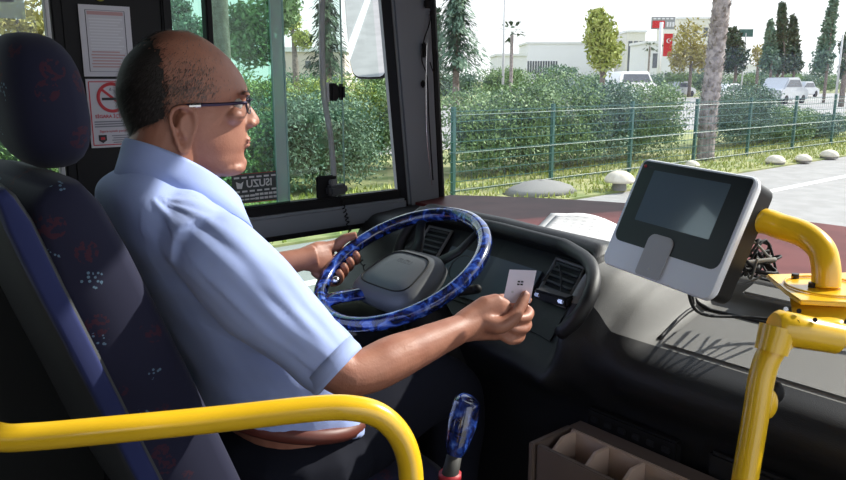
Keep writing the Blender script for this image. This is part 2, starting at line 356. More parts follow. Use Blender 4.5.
# maroon shelf from the dash to the windscreen
g = MB(); rs = []
for y in yy:
    x0 = section(y)[-1][0]-.004; x1 = max(x0+.02, wsx(y)-.005); rs.append([V((lerp(x0, x1, k/6), y, .884+.006*k/6)) for k in range(7)]+[V((x1, y, .80)), V((x0, y, .80))])
g.rings(rs); g.build('windscreen_shelf', 'maroon', dashboard, smooth=True, auto=40)
# light strip along the back of the dash top
MB().box((1.405, .25, .862), (.045, .86, .012), Matrix.Rotation(radians(-14), 3, 'Y')).build('rear_ledge', 'dash', dashboard, bevel=.004)
# instrument glass, gauge hood rim, vents
def csurf(y, u, off=0.0):
    s_ = section(y); a, b_ = s_[6], s_[7]; x = lerp(a[0], b_[0], u); z = lerp(a[1], b_[1], u)
    nx, nz = -(b_[1]-a[1]), (b_[0]-a[0]); L = math.hypot(nx, nz); return V((x+nx/L*off, y, z+nz/L*off))
def panel(y0, y1, u0, u1, nm, m, off, parent=dashboard, n=12):
    g = MB(); k = n+1
    top = [csurf(lerp(y0, y1, i/n), u, off) for u in (u0, u1) for i in range(k)]; bot = [csurf(lerp(y0, y1, i/n), u, off-.012) for u in (u0, u1) for i in range(k)]
    fs = [(i, i+1, k+i+1, k+i) for i in range(n)]; B = 2*k
    fs += [(B+i+1, B+i, B+k+i, B+k+i+1) for i in range(n)]+[(i+1, i, B+i, B+i+1) for i in range(n)]+[(k+i, k+i+1, B+k+i+1, B+k+i) for i in range(n)]+[(0, k, B+k, B), (n, B+n, B+k+n, k+n)]
    g.add(top+bot, fs); return g.build(nm, m, parent)
panel(1.53, .955, .02, .99, 'instrument_surround', 'dashdark', .004, n=20)
gp = panel(1.40, 1.075, .08, .72, 'instrument_glass', 'gauge', .010)
for (yc, uc, rr_) in ((1.33, .45, .035),):
    cc = csurf(yc, uc, .0105); t1 = (csurf(yc, uc+.1, .0105)-csurf(yc, uc, .0105)).normalized(); t2 = V((0, 1, 0))
    g = MB(); g.tube([cc+t1*rr_*cos(a*pi/16)+t2*rr_*sin(a*pi/16) for a in range(32)], .0012, 5, closed=True); g.build('gauge_ring', 'trim', gp)
for (ya, yb) in ((1.515, 1.425), (1.05, .955)):
    fr = panel(ya, yb, .42, .92, 'air_vent', 'black', .012)
    g = MB()
    for k in range(6):
        u = .47+.08*k; g.tube([csurf(ya-.006, u, .014), csurf(yb+.006, u, .014)], .0035, 4)
    g.build('vent_slats', 'trim', fr)
    g = MB(); yn = [(ya, .42), (yb, .42), (yb, .92), (ya, .92)]; g.tube([csurf(a_, u_, .013) for a_, u_ in yn], .005, 6, closed=True); g.build('vent_frame', 'dash', fr, smooth=True)
g = MB(); g.tube(smoothpath([csurf(1.05, .60, .02), csurf(1.02, .82, .03), csurf(.965, .5, .03)], 6), .002, 6); g.build('vent_lever', 'trim', dashboard)
rim = [V((section(y)[8][0], y, section(y)[8][1])) for y in [1.545 - (1.545-1.02)*i/24 for i in range(25)]]
rim = [V((1.23, 1.575, .80)), V((1.25, 1.570, .85))] + rim + [P(574, 251, x=1.238), P(588, 261, x=1.20), P(594, 277, x=1.155), P(589, 298, x=1.115), P(577, 318, x=1.095), P(560, 333, x=1.09)]
MB().tube(smoothpath(rim, 3), .0145, 12).build('hood_rim', 'dashdark', dashboard, smooth=True)
# key switch with two bright ends, below the right vent
g0 = P(554, 297, x=1.115); sw = MB().box(g0, (.03, .085, .02)).build('switch_strip', 'black', dashboard, bevel=.004)
MB().box(g0+V((-.016, .030, .001)), (.006, .014, .008)).build('switch_button', 'chrome', sw, bevel=.002)
MB().box(g0+V((-.016, -.030, .001)), (.006, .014, .008)).build('switch_button', 'chrome', sw, bevel=.002)
# lid of the tray let into the dash top
def top(x, y, h=.002):
    s_ = section(y)
    for a, b_ in zip(s_[6:], s_[7:]):
        if a[0] <= x <= b_[0]: return V((x, y, lerp(a[1], b_[1], (x-a[0])/(b_[0]-a[0]))+h))
    return V((x, y, s_[8][1]+h))
cs = [(1.20, .74), (1.32, .745), (1.345, .72), (1.345, .30), (1.32, .27), (1.17, .27)]
MB().tube([top(x, y, .0) for x, y in smoothpath([V((a, b_, 0)) for a, b_ in cs], 5) for x, y in [(x, y)]] if False else [top(q.x, q.y, .0) for q in smoothpath([V((a, b_, 0)) for a, b_ in cs], 6)], .0045, 8).build('tray_seam', 'dashdark', dashboard, smooth=True)
ld = MB(); gx = [1.19+.14*i/6 for i in range(7)]; gy = [.725-.43*j/12 for j in range(13)]
ld.add([top(x, y, .004) for x in gx for y in gy], [(i*13+j, i*13+j+1, (i+1)*13+j+1, (i+1)*13+j) for i in range(6) for j in range(12)]); ld.build('tray_lid', 'dash', dashboard, smooth=True)
# controls in the dark lower face
rp = MB().box((1.162, .76, .60), (.02, .20, .05)).build('radio_panel', 'black', dashboard, bevel=.004)
for k in range(6): MB().box((1.15, .84-.032*k, .605), (.006, .018, .012)).build('push_button', 'dashdark', rp, bevel=.002)
MB().tube([(1.165, .9, .545), (1.165, .3, .545)], .004, 6).build('panel_seam', 'trim', dashboard)
MB().box((1.162, .42, .60), (.02, .36, .07)).build('glovebox_door', 'dashdark', dashboard, bevel=.006)

# ------------------------------------------------------------------ steering column and wheel
WC = V((1.023, 1.297, .855)); WA = radians(28); WU = V((cos(WA), 0, sin(WA))); WV = V((0, 1, 0)); WN = V((-sin(WA), 0, cos(WA)))
col_ = thing('steering_column', 'black steering column with stalks behind the blue wheel', 'steering column', WC-WN*.35)
MB().tube([WC-WN*.46+V((.03, 0, 0)), WC-WN*.20, WC-WN*.055], [.075, .062, .05], 18).build('column_shroud', 'dashdark', col_, smooth=True, auto=50)
def stalk(a0, a1, r0, nm):
    MB().tube([WC-WN*.075+a0, WC-WN*.07+lerp(a0, a1, .5), WC-WN*.055+a1], [r0*.7, r0, r0*1.15], 10).build(nm, 'black', col_, smooth=True)
    MB().ball(WC-WN*.055+a1, r0*1.15).build(nm+'_tip', 'black', col_, smooth=True)
stalk(WV*-.04, P(477, 289, d=1.60)-(WC-WN*.055), .009, 'indicator_stalk')
stalk(WV*.04, WV*.15+WU*.03, .010, 'wiper_stalk')
stalk(WV*.04-WU*.02, WV*.13-WU*.045, .008, 'retarder_stalk')
wh = thing('steering_wheel', 'large steering wheel wrapped in blue marbled plastic', 'steering wheel', WC)
MB().tube([WC+.2*(WU*cos(a*pi/40)+WV*sin(a*pi/40)) for a in range(80)], .0165, 16, closed=True).build('rim', 'marble', wh, smooth=True)
def spoke(ang):
    d = WU*cos(ang)+WV*sin(ang); s_ = WN.cross(d)
    rs = []
    for k, (r_, w_, dz) in enumerate(((.06, .030, -.03), (.11, .026, -.022), (.16, .022, -.008), (.196, .026, 0))):
        c = WC+d*r_+WN*dz; rs.append([c+s_*w_*cos(q*pi/6)+WN*.010*sin(q*pi/6) for q in range(12)])
    MB().rings(rs).build('spoke', 'marble', wh, smooth=True)
for a in (150, 215, 35, -35): spoke(radians(a)) if a == 150 else None
for a in (32, -32):
    d = WU*cos(radians(a))+WV*sin(radians(a)); s_ = WN.cross(d); rs = []
    for r_, w_, dz in ((.07, .02, -.035), (.13, .014, -.03), (.19, .012, -.004)):
        c = WC+d*r_+WN*dz; rs.append([c+s_*w_*cos(q*pi/5)+WN*.007*sin(q*pi/5) for q in range(10)])
    MB().rings(rs).build('spoke', 'dashdark', wh, smooth=True)
# hub pad: rounded trapezoid cushion
def padring(sx, sy, dz):
    out = []
    for q in range(40):
        t = 2*pi*q/40; c_, s_ = cos(t), sin(t); e = .5
        u = math.copysign(abs(c_)**e, c_)*sx; v = math.copysign(abs(s_)**e, s_)*sy*(1 - .12*(u/sx))
        out.append(WC+WU*(u-.016)+WV*v+WN*(dz-.022))
    return out
hub = MB(); hub.rings([padring(.055, .07, -.045), padring(.080, .094, -.035), padring(.088, .105, -.02), padring(.086, .102, .004), padring(.066, .086, .018), padring(.03, .04, .023)])
hp = hub.build('hub_pad', mat('hub_grey', (.10, .105, .11), .42, bump=.15, bscale=900), wh, smooth=True)
MB().tube([p_+WN*.0 for p_ in padring(.060, .080, .0195)], .0018, 6, closed=True).build('pad_seam', 'black', hp)
Rw = Matrix((-WV, WU, WN)).transposed()
text('badge', 'ISUZU', .018, Matrix.Translation(WC+WU*.012+WN*.0005) @ Rw.to_4x4(), 'trim', hp, .0006)
MB().ball(WC+WU*-.105+WV*.125+WN*.004, .010).build('spoke_screw', 'chrome', wh, smooth=True)

# ------------------------------------------------------------------ ticket machine on the dash
mc = V((1.111, .67, 1.031)); mr = V((-.246, -.969, -.021)).normalized(); mu = V((.382, -.117, .917)); mu = (mu-mr*mu.dot(mr)).normalized(); mn = mr.cross(mu)
MW, MH = .256, .203
mon = thing('ticket_machine', 'silver framed ticket machine with dark touchscreen, on a yellow arm', 'ticket machine', mc-mn*.03-mu*MH/2)
def mp(u, v, n_=0): return mc+mr*u+mu*v+mn*n_
def rrect(w, h, r_, n_=0, k=5, cx=0, cy=0, rs_=None):
    out = []
    rad = rs_ or [r_]*4
    for (sx, sy, a0), rr_ in zip(((1, 1, 0), (-1, 1, 90), (-1, -1, 180), (1, -1, 270)), rad):
        for i in range(k+1):
            a = radians(a0+90*i/k); out.append(mp(cx+sx*(w/2-rr_)+rr_*cos(a), cy+sy*(h/2-rr_)+rr_*sin(a), n_))
    return out
body = MB(); body.rings([rrect(MW*.93, MH*.90, .016, -.048), rrect(MW*.965, MH*.955, .016, -.043), rrect(MW*.975, MH*.97, .016, -.006)]); body.build('rear_housing', 'mback', mon, smooth=True, auto=35)
fr = MB(); fr.rings([rrect(MW*.98, MH*.98, .018, -.010), rrect(MW, MH, .016, -.004), rrect(MW, MH, .016, .002), rrect(MW*.985, MH*.98, .015, .005)]); fr.build('front_frame', 'silver', mon, smooth=True, auto=30)
bz = MB(); bw, bh = MW*.935, MH*.74; bcy = MH*.105
bz.prism(rrect(bw, bh, .012, .0045, cy=bcy, rs_=[.006, .006, .016, .016]), mn*.0018); bz.build('screen_bezel', 'bezel', mon)
sc_ = MB(); sc_.prism(rrect(.170, .093, .002, .0058, cx=-.002, cy=.036), mn*.001); sc_.build('screen', 'screen', mon)
pd = MB(); pd.prism(rrect(.058, .074, .012, .0062, cx=-.008, cy=-.062, rs_=[.014, .014, .006, .006]), mn*.003); pd = pd.build('card_reader_pad', 'pad', mon, bevel=.001)
MB().ball(mp(-.008, -.085, .009), .0022).build('pad_mark', 'stickw', pd)
MB().ball(mp(-.112, .087, .0064), (.003, .003, .003)).build('logo_dot', 'rednote', mon)
lg = MB()
for k in range(4): lg.box(mp(-.103+.0045*k, .087, .0066), (.0008, .003, .003), Matrix((mn, mr, mu)).transposed())
lg.build('maker_mark', 'trim', mon)
ft = MB() if False else None
#([[mp(u, v, -.03) for u, v in ((-.05, -.09), (.05, -.09), (.05, -.075), (-.05, -.075))], [V((1.24, .64+sy*.05, .82)) for sy in (1, -1, -1, 1)]]); ft.build('foot', 'black', mon)
# cables spilling behind it
for k in range(9):
    a = mp(.10+random.uniform(-.02, .02), random.uniform(-.05, .0), -.07); pts = [a]
    for j in range(4): pts.append(P(random.uniform(738, 778), random.uniform(238, 284), d=1.22+.03*j))
    pts.append(V((1.37, .55+.02*k, .90)))
    MB().tube(smoothpath(pts, 6), .0022 if k % 3 else .0035, 6).build('cable', 'black' if k % 4 else 'stoneg', mon, smooth=True)
MB().tube(smoothpath([mp(.03, -.09, -.05), V((1.20, .66, .86)), V((1.30, .60, .845)), V((1.36, .40, .85))], 8), .003, 6).build('cable', 'black', mon, smooth=True)

# ------------------------------------------------------------------ yellow tube work
st = thing('grab_pole', 'yellow grab pole bending into a clamp beside the dashboard', 'grab pole', (.93, .43, 0))
pp = smoothpath([P(735, 560, d=1.0), P(745, 480, d=1.0), P(755, 420, d=1.0), P(763, 372, d=1.0), P(775, 347, d=1.0), P(797, 331, d=1.005), P(830, 333, d=1.01), P(900, 350, d=1.03), V((1.06, .0, .93)), V((1.08, -.64, .93))], 8)
pp = [V((pp[0].x-.02, pp[0].y, .0))]+pp
MB().tube(pp, .0168, 28).build('tube', 'yellow', st, smooth=True)
ca, cb = P(778, 327, d=.995), P(836, 338, d=1.005)
cl = MB().tube([lerp(ca, cb, -.08), ca, lerp(ca, cb, .5), cb], [.018, .0235, .0225, .0215], 16).build('clamp', 'yellow', st, smooth=True, auto=45)
cdn = P(771, 352, d=.995); MB().tube([ca, cdn], [.0235, .021], 16).build('clamp_socket', 'yellow', st, smooth=True, auto=45)
for (px, py) in ((797, 322), (799, 311), (815, 320), (786, 309)):
    o = P(px, py, d=.982 if py > 315 else .985); MB().tube([o, o-(o-EYE).normalized()*.004], .0032, 8).build('bolt', 'bolt' if px != 786 else 'chrome', st)
kb = P(768, 404, d=1.03); MB().ball(kb, (.016, .012, .022)).build('knob', 'yellow', st, smooth=True)
MB().ball(kb+V((.018, .0, .012)), (.014, .012, .016)).build('knob_cap', 'black', st, smooth=True)
br = thing('mounting_arm', 'curved yellow pipe on a bolted yellow plate, holding the ticket machine', 'bracket', P(815, 300, d=1.08))
zc = P(810, 287, d=1.10).z
plp = [P(px, py, z=zc) for px, py in ((766, 274), (850, 272), (900, 285), (880, 304), (800, 300), (785, 290))]
MB().prism(plp, (0, 0, -.007)).build('base_plate', 'yellow', br, bevel=.002)
g = P(826, 287, z=zc)
MB().tube([g+V((.055*cos(a*pi/20), .055*sin(a*pi/20), .002)) for a in range(40)], .0016, 6, closed=True).build('flange_ring', 'yellow', br, smooth=True)
MB().rings([[g+V((.05*cos(a*pi/10), .05*sin(a*pi/10), -.007)) for a in range(20)], [lerp(ca, cb, .6)+V((.022*cos(a*pi/10), .022*sin(a*pi/10), 0)) for a in range(20)]]).build('gusset', 'yellow', br, smooth=True, auto=45)
for px, py in ((795, 278), (812, 287)): o = P(px, py, z=zc); MB().tube([o, o+V((0, 0, .007))], .0058, 8).build('bolt', 'bolt', br)
dd = (g-EYE).dot(FW)
ap = smoothpath([g, P(826, 268, d=dd), P(821, 249, d=dd+.01), P(805, 235, d=dd+.03), P(782, 227, d=dd+.05), P(757, 221, d=dd+.07), mp(.06, .01, -.05)], 7)
MB().tube(ap, .0198, 28).build('pipe', 'yellow', br, smooth=True)
# driver's barrier rail
rl = thing('barrier_rail', "thick yellow rail bending down beside the driver's seat", 'rail', (.62, .72, 0))
pts = [P(-90, 395, d=.90), P(-40, 420, d=.885), P(-5, 436, d=.88), P(30, 437, d=.885), P(120, 429, d=.90), P(220, 419, d=.93), P(310, 409, d=.955), P(350, 408, d=.965), P(378, 415, d=.975), P(398, 433, d=.985), P(409, 460, d=.99), P(412, 500, d=.99), P(413, 560, d=.99)]
pts = smoothpath(pts, 6); pts.append(V((pts[-1].x, pts[-1].y, 0)))
MB().tube(pts, .0165, 28).build('tube', 'yellow', rl, smooth=True)

# ------------------------------------------------------------------ driver's seat
seat = thing('driver_seat', 'navy patterned plush driver seat with rounded headrest', 'seat', (.60, 1.28, 0))
YA, YB = 1.075, 1.49
def slab(path, th, y0, y1, rnd=.04, n=8):
    """padded slab: path of (x,z) centre points, thickness th"""
    rs = []
    for i, (x, z) in enumerate(path):
        a = V(path[max(0, i-1)]); b2 = V(path[min(len(path)-1, i+1)]); t = (b2-a).normalized(); nrm = V((-t.y, t.x))
        tt = th[i] if isinstance(th, (list, tuple)) else th; ring = []
        for q in range(28):
            an = 2*pi*q/28; c_, s_ = cos(an), sin(an); e = .38
            u = math.copysign(abs(c_)**e, c_)*tt/2; v = math.copysign(abs(s_)**e, s_)*(y1-y0)/2*(1 if 0 < i < len(path)-1 else .93)
            ring.append(V((x+nrm.x*u, (y0+y1)/2+v, z+nrm.y*u)))
        rs.append(ring)
    return MB().rings(rs)
bk = [(.500, .45), (.470, .52), (.425, .64), (.385, .76), (.345, .88), (.305, 1.00), (.280, 1.08), (.268, 1.115), (.262, 1.128)]
slab(bk, [.11, .15, .155, .15, .14, .13, .11, .08, .03], YA, YB).build('backrest', 'seat', seat, smooth=True)
slab([(x-.062, z) for x, z in bk], [.02, .05, .055, .05, .05, .045, .04, .03, .02], YA-.0, YB+.0).build('backrest_shell', 'trim', seat, smooth=True)
slab([(x-.066, z) for x, z in bk], [.015, .03, .03, .03, .03, .03, .03, .02, .015], YA-.008, YA+.03).build('backrest_edge', 'seatrim', seat, smooth=True)
hr = []
for i in range(15):
    t = -1+2*i/14; zz_ = math.copysign(abs(sin(t*pi/2))**.9, t); s_ = max(.10, (1-abs(zz_)**2.6)**(1/2.6) if abs(zz_) < 1 else .1); ring = []
    for q in range(28):
        an = 2*pi*q/28; c_, si = cos(an), sin(an); ring.append(V((.294+.01*zz_*-1+.058*s_*math.copysign(abs(c_)**.7, c_), 1.27+.125*s_*math.copysign(abs(si)**.6, si), 1.235+.101*zz_)))
    hr.append(ring)
MB().rings(hr).build('headrest', 'seat', seat, smooth=True)
slab([(.50, .43), (.62, .44), (.80, .44), (.93, .435), (.97, .43)], [.10, .13, .13, .11, .06], YA, YB).build('seat_cushion', 'seat', seat, smooth=True)
MB().rings([[V((.5+sx*.17, 1.28+sy*.17, 0)) for sx, sy in ((-1, -1), (1, -1), (1, 1), (-1, 1))], [V((.68+sx*.13, 1.28+sy*.14, .37)) for sx, sy in ((-1, -1), (1, -1), (1, 1), (-1, 1))]]).build('pedestal', 'black', seat, bevel=.01)

# ------------------------------------------------------------------ the driver
man = thing('person', 'balding man in glasses and light blue short sleeved shirt, driving and holding up a card', 'person', (.62, 1.28, 0))
HK = .00166; HY = radians(-20)
HO = P(187, 108, y=1.28)
HR = Matrix.Rotation(HY, 3, 'Z') @ Matrix.Rotation(radians(0), 3, 'Y')
def H(x, y, z): return HO + HR @ V((x, y, z))
def hz(py): return (108-py)*HK
def hx(px): return (px-185)*HK
rows = [(29.5, 189, 172, .012), (32, 196, 163, .035), (37, 206, 153, .050), (43, 215, 144, .060), (57, 231, 130, .0715), (72, 241.5, 122.5, .0765), (83, 246.5, 119.5, .0785), (89, 248, 118.8, .0785), (95, 247, 118.5, .078), (103, 244, 119, .0765), (112, 244.5, 121, .0745), (122, 245.5, 124, .072), (131, 245.5, 127, .069), (139, 245.5, 131, .066), (148, 244, 136, .062), (156, 241, 143, .057), (164, 241.5, 153, .050), (171, 239, 166, .041), (177, 232, 180, .030), (181, 224, 195, .012)]
def headring(row, off=0, n=56):
    py, fx, bx, w_ = row; x0, x1 = hx(bx)-off, hx(fx)+off; xc = (x0+x1)/2; a = (x1-x0)/2; w_ = w_+off; ring = []
    for q in range(n):
        t = 2*pi*q/n; c_, s_ = cos(t), sin(t)
        sh = xc + a*math.copysign(abs(c_)**.92, c_)
        taper = 1 - (.20 if py < 110 else .26)*max(0, c_)**1.5 - (.04)*max(0, -c_)
        yv = w_*math.copysign(abs(s_)**.88, s_)*taper
        # eye sockets
        if c_ > .5 and 92 < py < 112: 
            sh -= .007*math.exp(-((abs(yv)-.031)/.013)**2)*math.exp(-((py-103)/6)**2)
        ring.append((sh, yv, hz(py)))
    return ring
def interp_rows(k=3):
    pts = smoothpath([V((r_[1], r_[2], r_[3])) for r_ in rows], k); pys = smoothpath([V((r_[0], 0, 0)) for r_ in rows], k)
    return [(p_.x, a.x, a.y, a.z) for p_, a in zip(pys, pts)]
hrows = interp_rows(3)
HEAD = MB().rings([[H(*q) for q in headring(r_)] for r_ in hrows])
parts_ = [HEAD]
# nose: bridge to tip, wings
nose = []
for py, px, hw in ((97, 245, .006), (103, 248.5, .0065), (109, 252.5, .0075), (115, 256.5, .009), (120, 259.5, .011), (124.5, 260, .0125), (128.5, 256, .011), (131, 249, .008)):
    x1 = hx(px); x0 = hx(232); nose.append([H(lerp(x0, x1, .5+.5*cos(t)), hw*1.35*sin(t)*(1 if cos(t) < .3 else .9), hz(py)) for t in [2*pi*q/16 for q in range(16)]])
parts_.append(MB().rings(nose))
for sy in (-1, 1):
    parts_.append(MB().ball(H(hx(249), sy*.0135, hz(125)), (.010, .0065, .0065), HR))
    parts_.append(MB().ball(H(hx(243), sy*.027, hz(94)), (.010, .020, .005), HR))      # brow ridge
    parts_.append(MB().ball(H(hx(229), sy*.040, hz(116)), (.020, .020, .016), HR))      # cheek
parts_.append(MB().ball(H(hx(244.5), 0, hz(141.5)), (.0085, .021, .0042), HR))           # lips
parts_.append(MB().ball(H(hx(243.5), 0, hz(148.5)), (.0085, .018, .0042), HR))
parts_.append(MB().ball(H(hx(237), 0, hz(167)), (.012, .018, .011), HR))                 # chin
parts_.append(MB().ball(H(hx(222), 0, hz(172)), (.035, .038, .016), HR))                 # under the jaw
# ears
for sy in (-1, 1):
    w0 = .074*sy
    prof_ = [(168, 128), (166, 117), (169, 108), (177, 104.5), (186, 107), (190, 115), (190, 124), (187, 133), (184, 141), (181, 148), (176, 150), (172, 144)]
    path = smoothpath([H(hx(px), w0+sy*(.012 if px < 180 else .006), hz(py)) for px, py in prof_], 4, closed=True)
    parts_.append(MB().tube(path, .0042, 8, closed=True))
    parts_.append(MB().ball(H(hx(179), w0+sy*.003, hz(126)), (.014, .007, .030), HR))
    parts_.append(MB().ball(H(hx(178), w0+sy*.006, hz(146)), (.008, .005, .010), HR))
    parts_.append(MB().tube(smoothpath([H(hx(px), w0+sy*.010, hz(py)) for px, py in ((181, 112), (176, 118), (176, 128), (180, 136))], 4), .003, 6))
# neck and trunk core
nk = [(V((.485, 1.28, 1.02)), .05, .07), (V((.485, 1.28, 1.09)), .056, .066), (V((.492, 1.28, 1.14)), .062, .064), (V((.512, 1.275, 1.19)), .060, .062), (V((.53, 1.27, 1.23)), .055, .058)]
parts_.append(MB().rings([[c+V((a*cos(2*pi*q/24), b2*sin(2*pi*q/24), .25*a*-cos(2*pi*q/24))) for q in range(24)] for c, a, b2 in nk]))
TOR = [(.72, .50, .15, .19), (.705, .58, .16, .195), (.675, .68, .155, .195), (.625, .78, .152, .20), (.577, .88, .148, .205), (.530, .97, .135, .195), (.500, 1.03, .118, .17), (.478, 1.07, .092, .125), (.473, 1.10, .062, .085), (.475, 1.12, .04, .06)]
def torso(off, zmin=0):
    rs = []
    tr = smoothpath([V((x, z, a)) for x, z, a, b2 in TOR], 3); tb = smoothpath([V((b2, 0, 0)) for x, z, a, b2 in TOR], 3)
    for p_, b3 in zip(tr, tb):
        if p_.y < zmin: continue
        ring = []
        for q in range(36):
            t = 2*pi*q/36; c_, s_ = cos(t), sin(t)
            u = math.copysign(abs(c_)**.85, c_)*(p_.z+off); ring.append(V((p_.x+u, 1.28+math.copysign(abs(s_)**.85, s_)*(b3.x+off), p_.y-u*.28)))
        rs.append(ring)
    return MB().rings(rs)
parts_.append(torso(-.022))
# arms
SR, ER, WR_ = V((.500, 1.085, .985)), P(347, 379, d=1.17), P(462, 328, d=1.31)
SL, EL, WL_ = V((.545, 1.475, .985)), V((.70, 1.56, .82)), P(303, 259, d=1.79)
def limb(pts, rad, k=5):
    pth = smoothpath(pts, k); rr_ = smoothpath([V((r_, 0, 0)) for r_ in rad], k); return MB().tube(pth, [q.x for q in rr_], 20)
fd = (WR_-ER).normalized()
parts_.append(limb([SR+V((-.01, .05, .0)), SR, lerp(SR, ER, .5), ER-(ER-SR).normalized()*.02, ER+fd*.03, lerp(ER, WR_, .35), lerp(ER, WR_, .7), WR_, WR_+fd*.03], [.05, .052, .045, .036, .036, .038, .031, .025, .025]))
fl_ = (WL_-EL).normalized()
parts_.append(limb([SL+V((-.01, -.05, 0)), SL, lerp(SL, EL, .5), EL-(EL-SL).normalized()*.02, EL+fl_*.03, lerp(EL, WL_, .35), lerp(EL, WL_, .7), WL_, WL_+fl_*.03], [.05, .052, .045, .038, .038, .038, .031, .027, .027]))
# right hand, pinching the card
D = 1.345
def F(pts, rad): return limb(pts, rad, 4)
hand = []
pal0, pal1 = P(470, 322, d=1.325), P(503, 316, d=1.36)
rs = []
hd = (P(505, 314, d=1.365)-P(462, 326, d=1.31)).normalized(); hup = V((0, 0, 1)); hup = (hup-hd*hup.dot(hd)).normalized(); hs = hd.cross(hup)
pc = [P(460, 328, d=1.31), P(472, 323, d=1.325), P(484, 318.5, d=1.335), P(497, 317, d=1.345), P(508, 318.5, d=1.355)]
for c, a, b2 in zip(pc, (.026, .033, .041, .044, .036), (.021, .021, .020, .019, .015)):
    rs.append([c+hup*a*math.copysign(abs(cos(2*pi*q/20))**.8, cos(2*pi*q/20))+hs*b2*math.copysign(abs(sin(2*pi*q/20))**.8, sin(2*pi*q/20)) for q in range(20)])
hand.append(MB().rings(rs))
# index bends from the knuckle and lies behind the card; thumb rises on its near side
hand.append(F([P(498, 300, d=1.372), P(512, 299, d=1.385), P(524, 300, d=1.378), P(529, 300, d=1.366)], [.0115, .0105, .009, .0075]))
hand.append(F([P(484, 322, d=1.322), P(500, 326, d=1.318), P(513, 318, d=1.322), P(521, 305, d=1.334), P(526.5, 292, d=1.345)], [.017, .0155, .0125, .0110, .0085]))
for k, (y0, y1, x1) in enumerate(((311, 311, 530), (324, 322, 528), (335, 332, 522))):
    hand.append(F([P(500, y0-4, d=1.372), P(514, y0-3, d=1.387), P(x1-2, y1, d=1.383), P(x1-3, y1+6, d=1.362), P(x1-12, y1+8, d=1.345), P(x1-20, y1+4, d=1.342)], [.0115, .0112, .0102, .0098, .009, .0078]))
parts_ += hand
# left hand on the rim
def rimp(deg, rad=.2, h=0): a_ = radians(deg); return WC+(WU*cos(a_)+WV*sin(a_))*rad+WN*h
lh = []
rs = []
pe = rimp(103, .226, .012); hdl = (pe-WL_).normalized(); axis = (rimp(88)-rimp(116)).normalized(); axis = (axis-hdl*axis.dot(hdl)).normalized(); ns = hdl.cross(axis)
for t_, a, b2 in ((0, .028, .022), (.3, .034, .021), (.6, .040, .020), (.9, .040, .018), (1.05, .034, .013)):
    c = lerp(WL_, pe, t_); rs.append([c+axis*a*cos(2*pi*q/20)+ns*b2*sin(2*pi*q/20) for q in range(20)])
lh.append(MB().rings(rs))
for k, deg in enumerate((92, 100, 108, 116)):
    lh.append(F([rimp(deg, .240, .012), rimp(deg, .230, -.008), rimp(deg, .212, -.027), rimp(deg, .190, -.029), rimp(deg, .173, -.014), rimp(deg, .173, .004)], [.0118, .0115, .0108, .0100, .0092, .0078]))
lh.append(F([lerp(WL_, pe, .45)+axis*.020, rimp(95, .228, .022), rimp(88, .212, .028), rimp(81, .198, .024)], [.017, .0145, .0120, .0090]))
parts_ += lh
# legs
for sy, yk in ((-1, 1.17), (1, 1.42)):
    parts_.append(limb([V((.72, 1.28+sy*.09, .50)), V((.9, lerp(1.28+sy*.09, yk, .6), .56)), V((1.05, yk, .58)), V((1.07, yk, .46)), V((1.04, yk, .12)), V((1.04, yk, .06))], [.07, .06, .05, .05, .035, .03]))
    parts_.append(limb([V((1.02, yk, .05)), V((1.10, yk, .05)), V((1.14, yk, .04))], [.035, .035, .025]))
def skdisp(c): return .0006*noise.noise(c*45)
bodyo = remeshed('body', parts_, 'skin', man, .0032, 3, skdisp)
for pth in ((P(527, 293.5, d=1.338), .006),):
    pass
nt = P(526, 294, d=1.3365); MB().ball(nt, (.0045, .0022, .006)).build('thumb_nail', 'nail', man, smooth=True)
# face details
for sy in (-1, 1):
    ey = MB().ball(H(hx(233), sy*.030, hz(104)), .0125).build('eye', 'eye', man, smooth=True)
    MB().ball(H(hx(233)+.0095, sy*.030, hz(104)), .0048).build('iris', 'iris', ey, smooth=True)
    g = MB()
    for k in range(150):
        t_ = random.random(); yb = .012+.036*t_; xb = hx(249)-.0015-.018*t_**2.2; z_ = hz(94.5)+.004*sin(t_*pi)+random.uniform(-.0025, .0025)
        p0 = H(xb+random.uniform(-.001, .002), sy*yb, z_); dr = HR @ V((-.002, sy*.006, .0035*(1-t_)))
        g.add([p0, p0+V((0, 0, .0009)), p0+dr], [(0, 1, 2)])
    g.build('eyebrow', 'hair', man)
MB().tube(smoothpath([H(hx(244)+.0072-.007*abs(u), u*.02, hz(145)) for u in (-1, -.6, 0, .6, 1)], 4), .0013, 6).build('mouth_line', mat('lip', (.22, .07, .06), .5), man)
